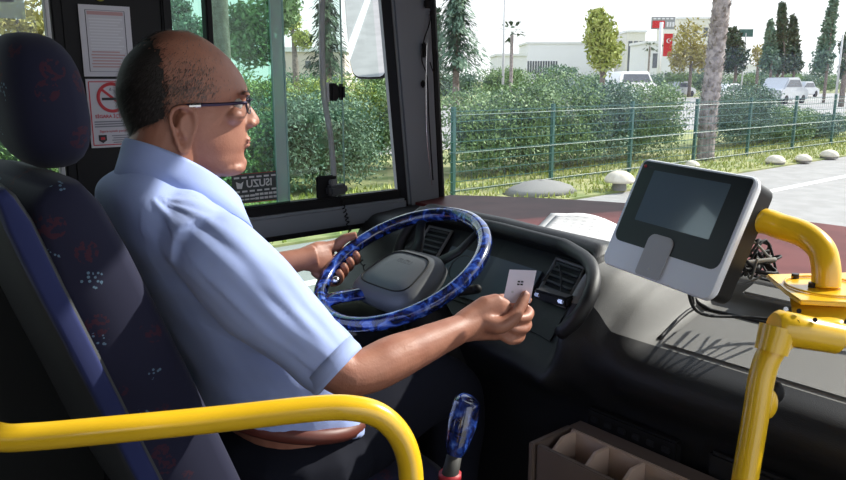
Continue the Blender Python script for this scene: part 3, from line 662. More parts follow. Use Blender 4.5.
# hair: short strands, dense at the back, thin and grey at the temples, bald on top
hs_d, hs_g, shell = MB(), MB(), MB()
def density(px, py, s_, back_only=False):
    # head-side coordinates of the photograph; s_ = |side| 0..1
    if py > 158: return 0
    edge = 166-(max(0, py-102))*.25 + (max(0, 62-py))*-.15
    d = 1/(1+math.exp((px-edge)/4))
    if py < 50: d *= .8
    if py < 112 and not back_only:
        g_ = 1/(1+math.exp((62-py)/4))/(1+math.exp((py-100)/1.5))
        d = max(d, .62*g_/(1+math.exp((px-205)/5))*s_)
        d = max(d, .10/(1+math.exp((px-215)/8)))
    if px > 168 and py > 103: d = 0
    return d
N = 0
for _ in range(90000):
    i = random.randrange(len(hrows)-1); r0_, r1_ = hrows[i], hrows[i+1]; q = random.uniform(0, 56); t_ = random.random()
    if random.random() > (r0_[3]/.078+.15): continue
    a = headring(r0_); b2 = headring(r1_); q0 = int(q) % 56; q1 = (q0+1) % 56; fq = q-int(q)
    A = V(a[q0]).lerp(V(a[q1]), fq); B = V(b2[q0]).lerp(V(b2[q1]), fq); c = A.lerp(B, t_)
    px = 185+c.x/HK; py = 108-c.z/HK
    if random.random() > density(px, py, abs(sin(2*pi*q/56))): continue
    tb = (B-A).normalized(); tq = (V(a[q1])-V(a[q0])).normalized(); nr = tq.cross(tb)
    if nr.dot(c-V((-.0, 0, c.z))) < 0: nr = -nr
    dr = (tb*.8 + V((-.55, 0, 0)) + nr*.28 + V([random.uniform(-.25, .25) for _ in range(3)])).normalized()
    ln = random.uniform(.004, .008) if px > 168 else random.uniform(.006, .012); wd = tq*.00038
    base = c+nr*.0008; tip = c+dr*ln+nr*.0016
    grey = random.random() < (.75 if px > 168 else (.35 if py > 125 else .10))
    (hs_g if grey else hs_d).add([H(*(base-wd)), H(*(base+wd)), H(*tip)], [(0, 1, 2)])
k_ = 200; sv = []; hr2 = interp_rows(12)
for r_ in hr2: sv += headring(r_, .0026, k_)
for i in range(len(hr2)-1):
    for q in range(k_):
        idx = (i*k_+q, i*k_+(q+1) % k_, (i+1)*k_+(q+1) % k_, (i+1)*k_+q); c = sum((V(sv[j]) for j in idx), V())/4
        px = 185+c.x/HK; py = 108-c.z/HK; s_ = abs(sin(2*pi*(q+.5)/k_))
        if density(px, py, s_, True) > .72+.25*noise.noise(V((px*.25, py*.25, c.y*120))): shell.f.append(idx)
shell.v = [H(*p_) for p_ in sv]
shell.build('hair', 'hair', man, smooth=True)
hs_d.build('hair_strands', 'hair', man); hs_g.build('hair_strands', 'hairg', man)
# glasses (worn)
gl = thing('eyeglasses', 'thin dark framed eyeglasses on the driver', 'glasses', H(hx(250), 0, hz(103)))
for sy in (-1, 1):
    cx, cy, cz = hx(249.5), sy*.034, hz(104.5)
    ring = [H(cx-.012*(abs(cy+sy*.027*u)/.06)**2, cy+sy*.026*u, cz+.0155*v) for u, v in [(math.copysign(abs(cos(a))**.7, cos(a)), math.copysign(abs(sin(a))**.7, sin(a))) for a in [2*pi*q/28 for q in range(28)]]]
    MB().tube(ring, .0012, 6, closed=True).build('lens_rim', 'frame', gl, smooth=True)
    lm = MB(); lm.add(ring, [tuple(range(28))]); lm.build('lens', 'lens', gl)
    tp = smoothpath([H(cx-.012, sy*.061, cz+.004), H(cx-.022, sy*.068, cz+.004), H(hx(215), sy*.0775, hz(103)), H(hx(190), sy*.0815, hz(103.5)), H(hx(172), sy*.0815, hz(105)), H(hx(166), sy*.078, hz(112))], 4)
    MB().tube(tp, .0016, 8, flat=1.7).build('temple_arm', 'frame', gl, smooth=True)
    MB().tube([tp[11], tp[13]], .0022, 8, flat=1.8).build('temple_band', 'chrome', gl)
MB().tube(smoothpath([H(hx(250), -.009, hz(101)), H(hx(252.5), 0, hz(99.5)), H(hx(250), .009, hz(101))], 4), .0012, 6).build('bridge', 'frame', gl)
# shirt
sh = [torso(.0, .60)]; HF = {1: .93, -1: .70}
def sleeve(S0, E0, pull):
    d = (E0-S0).normalized(); end = lerp(S0, E0, HF[pull])
    return limb([S0+V((-.0, pull*.10, .035)), S0+V((0, pull*.045, .015)), S0, lerp(S0, E0, .3), lerp(S0, E0, .6), end-d*.01, end], [.055, .066, .070, .070, .062, .052, .049], 5)
sh.append(sleeve(SR, ER, 1)); sh.append(sleeve(SL, EL, -1))
sh.append(limb([V((.475, 1.10, 1.01)), V((.478, 1.19, 1.035)), V((.480, 1.28, 1.045)), V((.478, 1.37, 1.035)), V((.475, 1.46, 1.01))], [.055, .058, .056, .058, .055]))
sh.append(MB().ball(V((.735, 1.28, .70)), (.12, .18, .10)))
aS = (ER-SR).normalized()
def folds(c):
    h = 0.0
    t_ = (c-SR).dot(aS); rad_ = c-SR-aS*t_; dist = rad_.length
    if c.y < 1.17 and dist < .12:
        # creases running down the sleeve and across the armpit
        ang = math.atan2(rad_.dot(V((0, 0, 1))), rad_.dot(V((1, 0, 0))))
        h += .0045*noise.noise(V((ang*2.2, t_*7, 3.1)))
        h += .0035*math.exp(-((ang-.42)/.16)**2)*(1 if t_ > .06 else max(0, t_/.06))       # ironed crease
    q = V((c.x*5+c.z*9, c.y*6, c.z*4-c.x*7))
    w_ = 1 - min(1, max(0, (c.z-.98)/.1))
    h += (.007*noise.noise(q) + .004*noise.noise(q*2.3))*(.35+.65*w_)
    return h
SHIRT = remeshed('shirt', sh, 'shirt', man, .0045, 8, folds)
# sleeve hems
for (S0, E0, pull) in ((SR, ER, 1), (SL, EL, -1)):
    d = (E0-S0).normalized(); e_ = lerp(S0, E0, HF[pull]); t1 = d.cross(V((0, 0, 1))).normalized(); t2 = d.cross(t1)
    MB().rings([[e_+d*s_+(t1*cos(2*pi*q/28)+t2*sin(2*pi*q/28))*r_ for q in range(28)] for s_, r_ in ((-.024, .0525), (-.004, .0525), (.003, .0505), (.0025, .045), (-.01, .043))]).build('sleeve_hem', 'shirt', man, smooth=True)
# collar: standing band round the neck, folded over
def cring(r_, dz, a_=1.0, n=40, gap=.28):
    out = []
    for q in range(n+1):
        t = gap+(2*pi-2*gap)*q/n; c_, s_ = cos(t), sin(t)
        x = .524+(.090+r_)*c_; y = 1.28+(.078+r_)*s_; z = 1.098 - .060*c_ - .012*c_*c_ + dz
        out.append(V((x, y, z)))
    return out
cg = MB(); k = 41
lay = [cring(-.006, -.045), cring(-.004, -.01), cring(-.002, .022), cring(.003, .026), cring(.008, .020), cring(.016, -.005), cring(.026, -.032), cring(.024, -.034)]
cg.add([p_ for r_ in lay for p_ in r_], [(i*k+j, i*k+j+1, (i+1)*k+j+1, (i+1)*k+j) for i in range(len(lay)-1) for j in range(k-1)])
o = cg.build('collar', 'shirt', man, smooth=True); md = o.modifiers.new('t', 'SOLIDIFY'); md.thickness = .0018
# trousers, belt, shoes
tr_ = []
for sy, yk in ((-1, 1.17), (1, 1.42)):
    tr_.append(limb([V((.68, 1.28+sy*.085, .51)), V((.80, 1.28+sy*.095, .55)), V((.92, lerp(1.28+sy*.09, yk, .7), .595)), V((1.03, yk, .60)), V((1.075, yk, .54)), V((1.075, yk, .42)), V((1.05, yk, .12))], [.10, .098, .086, .074, .070, .062, .055]))
tr_.append(MB().ball(V((.70, 1.28, .54)), (.185, .225, .105)))
remeshed('trousers', tr_, 'trouser', man, .007, 6, lambda c: .004*noise.noise(c*14))
MB().tube([V((.695+.148*cos(a*pi/20), 1.28+.190*sin(a*pi/20), .622-.03*cos(a*pi/20))) for a in range(40)], .016, 8, closed=True, flat=1).build('belt', 'belt', man, smooth=True)
for sy, yk in ((-1, 1.17), (1, 1.42)):
    MB().rings([[V((x, yk+w_*cos(2*pi*q/16), max(.003, h_/2+h_/2*sin(2*pi*q/16)))) for q in range(16)] for x, w_, h_ in ((.98, .03, .05), (1.0, .042, .09), (1.08, .045, .10), (1.16, .050, .065), (1.22, .042, .05), (1.245, .02, .03))]).build('shoe', 'black', man, smooth=True)
# the card
cdt = thing('card', "white card with a small dark emblem, pinched in the driver's right hand", 'card', P(520, 300, d=1.352))
q4 = [P(509.5, 269.5, d=1.362), P(536.5, 270.5, d=1.356), P(530, 303, d=1.352), P(502.5, 303, d=1.358)]
cn = (q4[1]-q4[0]).cross(q4[3]-q4[0]).normalized()
if cn.dot(EYE-q4[0]) < 0: cn = -cn
MB().prism(q4, cn*-.0009).build('card_blank', 'card', cdt)
cu = (q4[1]-q4[0]).normalized(); cv = cn.cross(cu); RC = Matrix((cu, cv, cn)).transposed()
def cpt(a, b2): return q4[0]+(q4[1]-q4[0])*a+(q4[3]-q4[0])*b2+cn*.0003
for a, b2 in ((.44, .35), (.56, .35), (.44, .43), (.56, .43)): MB().box(cpt(a, b2), (.0045, .003, .0004), RC).build('emblem', 'inkb', cdt)
MB().box(cpt(.28, .66), (.004, .004, .0003), RC).build('small_mark', 'inklg', cdt)

# ------------------------------------------------------------------ gear lever, coin tray
gv = thing('gear_lever', "gear lever with a blue marbled knob by the driver's knee", 'gear lever', (.84, .90, 0))
k0, k1 = P(450, 474, d=1.29), P(467, 403, d=1.31)
MB().tube([V((k0.x, k0.y, 0)), V((k0.x, k0.y, .45)), k0, lerp(k0, k1, .25)], [.05, .028, .015, .013], 14).build('boot', 'lever', gv, smooth=True)
MB().tube(smoothpath([lerp(k0, k1, .22), lerp(k0, k1, .4), lerp(k0, k1, .7), k1, k1+V((.004, -.002, .012))], 5), [.011, .0125, .0135, .016, .018, .020, .021, .022, .0235, .0245, .0255, .0255, .0255, .025, .025, .024, .022, .019, .015, .010, .006][:21], 16).build('knob', 'marble', gv, smooth=True)
MB().tube([k0+V((0, 0, -.008)), k0+V((0, 0, .002))], .020, 12).build('boot_ring', 'rednote', gv, smooth=True)
tray = thing('coin_tray', 'beige compartment coin tray fixed low on the dashboard front', 'tray', (1.08, .72, .5))
ax = P(575, 432, x=1.09); zt = ax.z; ya = ax.y; st_y = (P(608, 448, x=1.09).y-ax.y); W_ = abs(st_y); dx = .085; dp = .06
nb = 5
fr = MB(); y0 = ya+.012; y1 = ya-nb*W_
fr.box((1.09-dx-.006, (y0+y1)/2, zt-.045), (.012, y0-y1, .09)); fr.box((1.09-dx/2, y0+.012, zt-.04), (dx+.03, .012, .08)); fr.box((1.09-dx/2, (y0+y1)/2, zt-.09), (dx+.02, y0-y1+.02, .01)); fr.box((1.12, (y0+y1)/2, zt-.05), (.04, y0-y1+.03, .10))
fr.build('outer_box', 'boxd', tray, bevel=.002)
g = MB().box((1.095, (y0+y1)/2, zt-.03), (.010, y0-y1, .062)).build('back_wall', 'wood', tray, bevel=.002)
for i in range(nb+1):
    yv = ya-i*W_+.0
    MB().prism([(1.09, yv+.004, zt+.002), (1.09-dx*.45, yv+.004, zt+.002), (1.09-dx, yv+.004, zt-.03), (1.09-dx, yv+.004, zt-.085), (1.09, yv+.004, zt-.085)], (0, -.008, 0)).build('divider', 'wood', tray, bevel=.0015)
for i in range(2):
    for k in range(14):
        tag(MB().tube([(c := V((1.09-dx*random.uniform(.25, .8), ya-W_*(i+random.uniform(.25, .75)), zt-.084+.0022*k)))+V((0, 0, .001)), c+V((0, 0, .003))], .011, 12).build('coin', 'coin', None), 'small brown coin in the heap in the beige tray', 'coin', 'coins in the tray')
# ------------------------------------------------------------------ papers on the shelf
ppz = .893
for k, (corn, lab, h) in enumerate((([(551, 213), (622, 226), (606, 251), (531, 233)], 'white form sheet lying lowest on the shelf behind the gauges', 0), ([(556, 215), (626, 229), (612, 247), (540, 232)], 'printed white sheet lying uppermost on the shelf behind the gauges', .006))):
    q = [P(a, b2, z=ppz+h+.002) for a, b2 in corn]; t = thing('paper_sheet', lab, 'paper', q[3])
    n1 = 10; g = MB(); vs = []
    for i in range(n1+1):
        for j in range(n1+1):
            u, v = i/n1, j/n1; p_ = (q[0].lerp(q[1], u)).lerp(q[3].lerp(q[2], u), v); p_.z += .010*(1-v)**2*sin(pi*u)*(1+k) ; vs.append(p_)
    fs = [(i*(n1+1)+j, (i+1)*(n1+1)+j, (i+1)*(n1+1)+j+1, i*(n1+1)+j+1) for i in range(n1) for j in range(n1)]
    o = g.add(vs, fs).build('sheet', 'paper', t, smooth=True); md = o.modifiers.new('t', 'SOLIDIFY'); md.thickness = .0012
    if k == 1:
        for r_ in range(6):
            for c_ in range(7):
                u, v = .1+.125*c_, .12+.13*r_; p_ = (q[0].lerp(q[1], u)).lerp(q[3].lerp(q[2], u), v); p_.z += .010*(1-v)**2*sin(pi*u)*2+.0012
                d = (q[1]-q[0]).normalized(); MB().box(p_, (.013, .0016, .0002), Matrix((d, V((0, 0, 1)).cross(d), V((0, 0, 1)))).transposed()).build('printed_line', 'inklg', t)

# ------------------------------------------------------------------ notices on the pillar
def WP(px, py, dy=0): return P(px, py, y=WY-.022-dy)
def notice(corners, name, label, cat):
    q = [WP(*c) for c in corners]; x0 = (q[0].x+q[3].x)/2; x1 = (q[1].x+q[2].x)/2; z1 = (q[0].z+q[1].z)/2; z0 = (q[2].z+q[3].z)/2
    t = thing(name, label, cat, (x0, WY-.022, z0)); MB().box(((x0+x1)/2, WY-.0225, (z0+z1)/2), (x1-x0, .0015, z1-z0)).build('sheet', 'paper2', t)
    def at(u, v): return V((lerp(x0, x1, u), WY-.0236, lerp(z1, z0, v)))
    return t, at, x1-x0, z1-z0
t, at, w_, h_ = notice([(77, 5), (131, 6), (133, 76), (85, 77)], 'regulations_notice', 'framed text notice, upper one on the black pillar', 'notice')
RX = Matrix(((1, 0, 0), (0, 0, -1), (0, 1, 0)))  # text lies in the XZ plane facing -Y
for a, b2, c, d in ((.12, .07, .12, .93), (.88, .07, .88, .93)): MB().box((at(a, b2)+at(c, d))/2, (.0012, .0006, h_*.86)).build('border_line', 'inkb', t)
for v in (.07, .93): MB().box(at(.5, v), (w_*.76, .0006, .0012)).build('border_line', 'ink', t)
MB().box(at(.5, .11), (w_*.7, .0005, h_*.05)).build('heading_band', 'inkp', t)
for k in range(17): MB().box(at(.5-.02*(k % 3), .19+.042*k), (w_*(.66-.06*(k % 3)), .0005, h_*.018)).build('printed_line', 'inklg' if k < 11 else 'inkp', t)
t, at, w_, h_ = notice([(85, 80), (136, 78), (138, 145), (92, 149)], 'no_smoking_notice', 'red bordered no smoking notice, lower one on the black pillar', 'notice')
g = MB()
for u in (.05, .95): g.box(at(u, .5), (.0022, .0006, h_*.92))
for v in (.04, .96): g.box(at(.5, v), (w_*.9, .0006, .0022))
g.build('red_border', 'inkr', t)
c = at(.5, .27); R_ = w_*.28
MB().tube([c+V((R_*cos(a*pi/24), 0, R_*sin(a*pi/24))) for a in range(48)], .0042, 6, closed=True, flat=.2, hint=(0, 1, 0)).build('prohibition_ring', 'inkr', t)
MB().box(c, (R_*2, .0008, .0058), Matrix.Rotation(radians(40), 3, 'Y')).build('prohibition_bar', 'inkr', t)
cg_ = MB().box(c+V((-.004, -.0002, -.003)), (R_*1.25, .0005, .006)).build('cigarette', 'inkb', t)
g = MB(); g.tube(smoothpath([c+V((.012, -.0002, .002)), c+V((.016, 0, .010)), c+V((.008, 0, .012)), c+V((.004, 0, .018)), c+V((-.004, 0, .016)), c+V((-.002, 0, .022))], 4), .0016, 6, flat=.3); g.build('smoke_curl', 'ink', t)
text('heading', 'SİGARA İÇİLMEZ', w_*.096, Matrix.Translation(at(.5, .545)) @ RX.to_4x4(), 'inkr', t, bold=.0002)
for k in range(3): MB().box(at(.5, .62+.035*k), (w_*.8, .0005, h_*.02)).build('printed_line', 'ink', t)
text('subheading', 'Sigara içmek yasaktır', w_*.074, Matrix.Translation(at(.5, .76)) @ RX.to_4x4(), 'inkr', t)
s_c = at(.24, .87); MB().prism([s_c+V((x*.009, 0, z*.009)) for x, z in ((-1, 1), (1, 1), (1, -.4), (0, -1.1), (-1, -.4))], (0, -.0006, 0)).build('crest', 'inkb', t)
MB().box(s_c+V((0, -.0008, .001)), (.009, .0005, .006)).build('crest_centre', 'inkr', t)
for k in range(4): MB().box(at(.66, .83+.033*k), (w_*(.46-.05*(k % 2)), .0005, h_*.014)).build('printed_line', 'ink', t)
tp_ = WP(100, -2); tag(MB().ball(tp_, (.010, .004, .007)).build('sticker_dot', mat('yellow_dot', (.35, .36, .03), .5), None, smooth=True), 'yellow green dot above the notices on the pillar', 'sticker')

# mirrored dark sticker on the sliding pane
q = [P(*c, y=WY-.002) for c in ((231, 176), (279, 171), (281, 198), (236, 206))]
x0, x1 = (q[0].x+q[3].x)/2, q[1].x; z1_, z0_ = (q[0].z+q[1].z)/2, (q[2].z+q[3].z)/2
stk = thing('window_sticker', 'dark lettered sticker on the sliding window glass', 'sticker', ((x0+x1)/2, WY+.006, z0_))
MB().box(((x0+x1)/2, WY+.006, (z0_+z1_)/2), (x1-x0, .001, z1_-z0_)).build('backing', 'sticker', stk)
def sk(u, v): return V((lerp(x0, x1, u), WY+.0048, lerp(z1_, z0_, v)))
ww, hh = x1-x0, z1_-z0_
for k in range(6):
    for v in (.12, .60): MB().box(sk(.1+.16*k, v), (ww*.11, .0006, hh*.06)).build('dash_mark', 'stickw', stk)
text('lettering', 'ISUZU', hh*.36, Matrix.Translation(sk(.58, .36)) @ RX.to_4x4(), 'stickw', stk, mirror=True, bold=.0006)
MB().prism([sk(.08, .25), sk(.18, .32), sk(.24, .25), sk(.2, .5), sk(.1, .48)], (0, -.0005, 0)).build('logo', 'stickw', stk)
for u in (.18, .3, .42): MB().box(sk(u, .76), (ww*.10, .0006, hh*.07)).build('dash_mark', 'stickw', stk); MB().box(sk(u, .88), (ww*.10, .0006, hh*.05)).build('dash_mark', 'stickw', stk)
for k in range(5):
    for v in (.74, .88): MB().box(sk(.52+.1*k, v), (ww*.08, .0006, hh*.08)).build('dash_mark', 'stickw', stk)
g = MB()
for v in (0, 1): g.box(sk(.5, v), (ww, .0014, .0012))
g.box(sk(1, .5), (.0014, .0014, hh)); g.build('red_edge', 'inkr', stk)

# radio handset on the window ledge, coiled cord, hose
rh = thing('radio_handset', 'black radio handset in its holder on the window ledge', 'handset', P(332, 195, y=WY-.03))
c0 = P(332, 188, y=WY-.02); MB().box(c0+V((-.012, .01, .004)), (.07, .008, .065)).build('holder_plate', 'black', rh, bevel=.003)
MB().box(c0+V((.008, -.012, -.004)), (.062, .034, .030), Matrix.Rotation(radians(-4), 3, 'Y')).build('handset', 'trim', rh, bevel=.007)
MB().box(c0+V((-.004, -.012, .018)), (.02, .02, .016)).build('clip', 'stoneg', rh, bevel=.003)
ce = [c0+V((.012, -.02, -.02)), P(346, 215, y=WY-.04), P(352, 240, y=WY-.08), P(362, 262, y=WY-.16), V((1.15, 1.56, .70))]
cp_ = smoothpath(ce, 40); co = []
for i, p_ in enumerate(cp_):
    a_ = i*.95; t_ = (cp_[min(i+1, len(cp_)-1)]-cp_[max(i-1, 0)]).normalized(); u_ = t_.cross(V((1, 0, 0))).normalized(); v_ = t_.cross(u_); co.append(p_+(u_*cos(a_)+v_*sin(a_))*.0048)
MB().tube(co, .0017, 5).build('coiled_cord', 'black', rh, smooth=True)
hp_ = smoothpath([P(322, -40, y=WY-.004), P(322, 0, y=WY-.004), P(322, 50, y=WY-.004), P(324, 95, y=WY-.004), P(331, 140, y=WY-.004), P(334, 180, y=WY-.006)], 6)
o = MB().tube(hp_, .0085, 10).build('plastic_conduit', 'hose', None, smooth=True); tag(o, 'translucent grey conduit running down the side glass to the handset', 'conduit')
# wires on the corner pillar
wp_ = [P(430, -10, y=1.80), P(430, 20, y=1.80), P(424, 40, y=1.80), P(422, 60, y=1.80), P(427, 78, y=1.80), P(429, 120, y=1.80), P(433, 180, y=1.805)]
wi = thing('pillar_wires', 'looped black wires hanging down the corner pillar', 'wires', P(430, 90, y=1.80))
MB().tube(smoothpath(wp_, 6), .0022, 6).build('wire', 'black', wi, smooth=True)
MB().tube(smoothpath([P(432, 10, y=1.80), P(433, 40, y=1.80), P(437, 55, y=1.80), P(434, 72, y=1.80), P(430, 62, y=1.80)], 6), .0018, 6).build('wire', 'black', wi, smooth=True)
MB().tube(smoothpath([P(427, 40, y=1.795), P(426, 85, y=1.795), P(427, 140, y=1.795), P(432, 185, y=1.80)], 6), .0010, 6).build('wire', 'chrome', wi, smooth=True)
for (px, py, sx, sz) in ((424, 50, .016, .045), (423, 84, .014, .022), (428, 4, .03, .025), (431, 15, .014, .010)): MB().box(P(px, py, y=1.803), (sx, .012, sz)).build('clip', 'black', wi, bevel=.004)
# outside rear view mirror
q = [P(346, -60, y=2.14), P(384, -60, y=2.14)]
mm = P(366, 20, y=2.12); MN = V((-.90, -.42, -.13)).normalized(); MS = V((0, 0, 1)).cross(MN).normalized(); MU = MN.cross(MS).normalized()
om = thing('side_mirror', 'tall outside rear-view mirror beyond the side glass', 'mirror', mm-MU*.16)
cT = lerp(P(352, 0, y=2.12), P(366, 82, y=2.12), 1)
def mring(w0, h0, off, n=28, e=.35): return [mm+V((0, 0, .0))+MS*w0*math.copysign(abs(cos(2*pi*k/n))**e, cos(2*pi*k/n))+MU*h0*math.copysign(abs(sin(2*pi*k/n))**e, sin(2*pi*k/n))+MN*off+MS*.0 for k in range(n)]
MB().rings([mring(.05, .15, -.05), mring(.072, .19, -.03), mring(.075, .196, 0), mring(.074, .192, .006)]).build('mirror_housing', 'black', om, smooth=True, auto=40)
MB().prism(mring(.072, .187, .0062), MN*.002).build('mirror_glass', 'mirror', om)
MB().tube([mm+MU*.1-MN*.03, V((1.75, 1.98, 1.9)), V((1.68, 1.9, 1.95))], .012, 8).build('mirror_arm', 'black', om, smooth=True)

# ------------------------------------------------------------------ outdoors
GZ = -.63
def flat(x0, x1, y0, y1, z, t=.02): return MB().box(((x0+x1)/2, (y0+y1)/2, z-t/2), (x1-x0, y1-y0, t))
tag(flat(-80, 140, -25, 7.5, GZ, .1).build('road', 'road'), 'pale asphalt road the bus is driving on', 'road', kind='structure')
tag(flat(-80, 140, 7.5, 15.0, GZ+.03, .1).build('verge', 'grass'), 'grass verge between the road and the far carriageway', 'verge', kind='structure')
tag(flat(-80, 140, 15, 41, GZ, .1).build('far_road', 'road'), 'pale far carriageway beyond the hedge', 'road', kind='structure')
tag(flat(-80, 260, 41, 300, GZ+.02, .1).build('ground', 'grass'), 'open ground beyond the far carriageway', 'ground', kind='structure')
tag(flat(-80, 140, 5.85, 6.0, GZ+.008, .006).build('lane_line', 'line'), 'white lane line painted along the near road', 'road marking')
tag(flat(-80, 140, 3.2, 3.33, GZ+.008, .006).build('lane_line', 'line'), 'white lane line beside the bus, seen in the side mirror', 'road marking')
# grass tufts along the verge: stuff
g = MB()
for _ in range(9000):
    x = random.uniform(1.5, 34); y = random.uniform(7.55, 10.5); h = random.uniform(.04, .11); a = random.uniform(0, pi)
    b0 = V((x, y, GZ+.03)); w_ = V((cos(a), sin(a), 0))*.02; g.add([b0-w_, b0+w_, b0+V((random.uniform(-.04, .04), random.uniform(-.04, .04), h))], [(0, 1, 2)])
tag(g.build('grass', 'leafy'), 'short yellowish grass growing along the road verge', 'grass', kind='stuff')
# fence
fn = thing('mesh_fence', 'green wire mesh fence on posts along the verge', 'fence', (12, 8.9, GZ))
FT = 1.42
for i in range(21):
    x = 8.1+2.4*i
    MB().box((x, 8.9, GZ+FT/2), (.06, .06, FT+.06)).build('post', 'fence', fn)
g = MB()
for k in range(9): z = GZ+.1+k*.16; g.box((32, 8.87, z), (48, .008, .012))
for k in range(3): z = GZ+.12+k*.6; g.tube([(8.1, 8.86, z), (56, 8.86, z)], .006, 4)
for i in range(368): g.box((8.1+.13*i, 8.88, GZ+FT/2), (.004, .004, FT))
g.build('wire_mesh', 'fence', fn)
# bollard stones
for i, (px, py, r_, lab) in enumerate(((619, 190, .36, 'pale domed stone bollard left of the ticket machine'), (692, 168, .22, 'small pale domed stone peeping over the ticket machine'), (775, 164, .30, 'pale domed stone at the roadside, nearest right of the palm'), (803, 162, .26, 'pale domed stone at the roadside, middle of the right three'), (829, 158, .30, 'pale domed stone at the roadside, rightmost of the row'))):
    p_ = P(px, py, z=GZ+.03); t = thing('stone_bollard', lab, 'bollard', p_, 'stones along the verge')
    if i == 0:
        MB().tube([p_, p_+V((0, 0, .16))], [.13, .11], 16).build('base', 'stoneg', t, smooth=True, auto=40); hb = .14
    else: MB().tube([p_, p_+V((0, 0, .05))], [r_*.9*.7, r_*.7], 16).build('base', 'stoneg', t, smooth=True, auto=40); hb = .04
    rr_ = r_*.72
    MB().rings([[p_+V((rr_*cos(b_a)*cos(2*pi*q/20), rr_*cos(b_a)*sin(2*pi*q/20), hb+.75*rr_*sin(b_a))) for q in range(20)] for b_a in [k*pi/2*.97/7 for k in range(8)]]).build('cap', 'stone', t, smooth=True)
gm = P(540, 192, z=GZ+.03)  # low grey mound set in front of the fence
g = MB(); g.rings([[gm+V((.75*c_*cos(2*pi*q/24)+.1*noise.noise(V((q, c_*9, 0))), .5*c_*sin(2*pi*q/24), h_)) for q in range(24)] for c_, h_ in ((1, 0), (.8, .09), (.5, .16), (.2, .20), (.02, .2))])
tag(g.build('grey_mound', 'stoneg', smooth=True), 'low grey mound in front of the fence', 'gravel')

def leafcloud(mb, c, r, n, size, shell=.55, zmin=None, sq=0):
    c = V(c); r = V(r); G = random.gauss; U = random.random; o = len(mb.v)
    for _ in range(n):
        dx, dy, dz = G(0, 1), G(0, 1), G(0, 1); L_ = math.sqrt(dx*dx+dy*dy+dz*dz); dx /= L_; dy /= L_; dz /= L_
        rad = (shell+(1-shell)*U())*(1+.22*noise.noise(V((dx*2.4+c.x*.7, dy*2.4+c.y*.7, dz*2.4+c.z*.7)))+.10*noise.noise(V((dx*7+c.x, dy*7, dz*7))))
        if sq: dx, dy, dz = [math.copysign(abs(q)**sq, q) for q in (dx, dy, dz)]
        p_ = c+V((dx*r.x, dy*r.y, dz*r.z))*rad
        if zmin is not None and p_.z < zmin: continue
        a = V((G(0, 1), G(0, 1), G(0, 1)-.3)).normalized(); b2 = a.cross(V((G(0, 1), G(0, 1), G(0, 1)))).normalized()
        s_ = size*(.6+.7*U()); mb.v += [p_-a*s_, p_+b2*s_*.42, p_+a*s_, p_-b2*s_*.42]; mb.f.append((o, o+1, o+2, o+3)); o += 4
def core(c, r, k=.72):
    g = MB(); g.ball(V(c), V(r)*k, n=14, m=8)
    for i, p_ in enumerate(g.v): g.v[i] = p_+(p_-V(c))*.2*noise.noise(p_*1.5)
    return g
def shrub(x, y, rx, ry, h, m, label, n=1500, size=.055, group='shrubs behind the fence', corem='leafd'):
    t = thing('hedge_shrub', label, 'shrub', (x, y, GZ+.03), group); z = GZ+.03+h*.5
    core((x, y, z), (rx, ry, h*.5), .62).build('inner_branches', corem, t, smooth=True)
    g = MB(); leafcloud(g, (x, y, z), (rx, ry, h*.5), n, size, .5, GZ+.03, .7)
    for k in range(5):
        a = random.uniform(-1, 1); leafcloud(g, (x+a*rx*.6, y-ry*.3, z+random.uniform(-.3, .4)*h*.7), (rx*.45, ry*.6, h*.22), n//7, size, .4, GZ+.03)
    g.build('foliage', m, t)
# close hedge behind the fence, seen through side glass and windscreen
xs = [(-3.2, 11.2, 'leaf', 2.1), (-.3, 10.9, 'leafb', 1.9), (2.2, 10.9, 'leaf', 2.3), (4.6, 11.0, 'leaf', 1.7), (6.7, 11.0, 'leafb', 1.75), (10.7, 10.6, 'leaf', 1.85), (12.2, 10.5, 'leaf', 2.0), (13.6, 10.6, 'leafb', 1.95), (15.6, 10.6, 'leaf', 1.9), (20.4, 10.6, 'leafb', 1.8), (22.8, 10.6, 'leaf', 1.1), (25.4, 10.7, 'leafb', .8), (30.5, 10.6, 'leaf', .8), (34, 10.6, 'leafb', 1.8), (-7, 11, 'leafb', 2)]
wh_ = ['behind the seat headrest', 'behind the black pillar', "behind the driver's head", 'seen past the driver\'s face', 'seen under the side mirror', 'just right of the corner pillar', 'second right of the corner pillar', 'behind the gap before the ticket machine', 'behind the ticket machine\'s left corner', 'right of the palm trunk', 'above the yellow pipe', 'near the right end of the fence', 'last at the right edge', 'beyond the right edge of view', 'far back along the fence']
for (x, y, m_, h), w in zip(xs, wh_): shrub(x, y, 1.40, .95, h*.96, m_, 'bushy green shrub behind the fence, '+w, 10000 if x > -1 else 2500, .038)
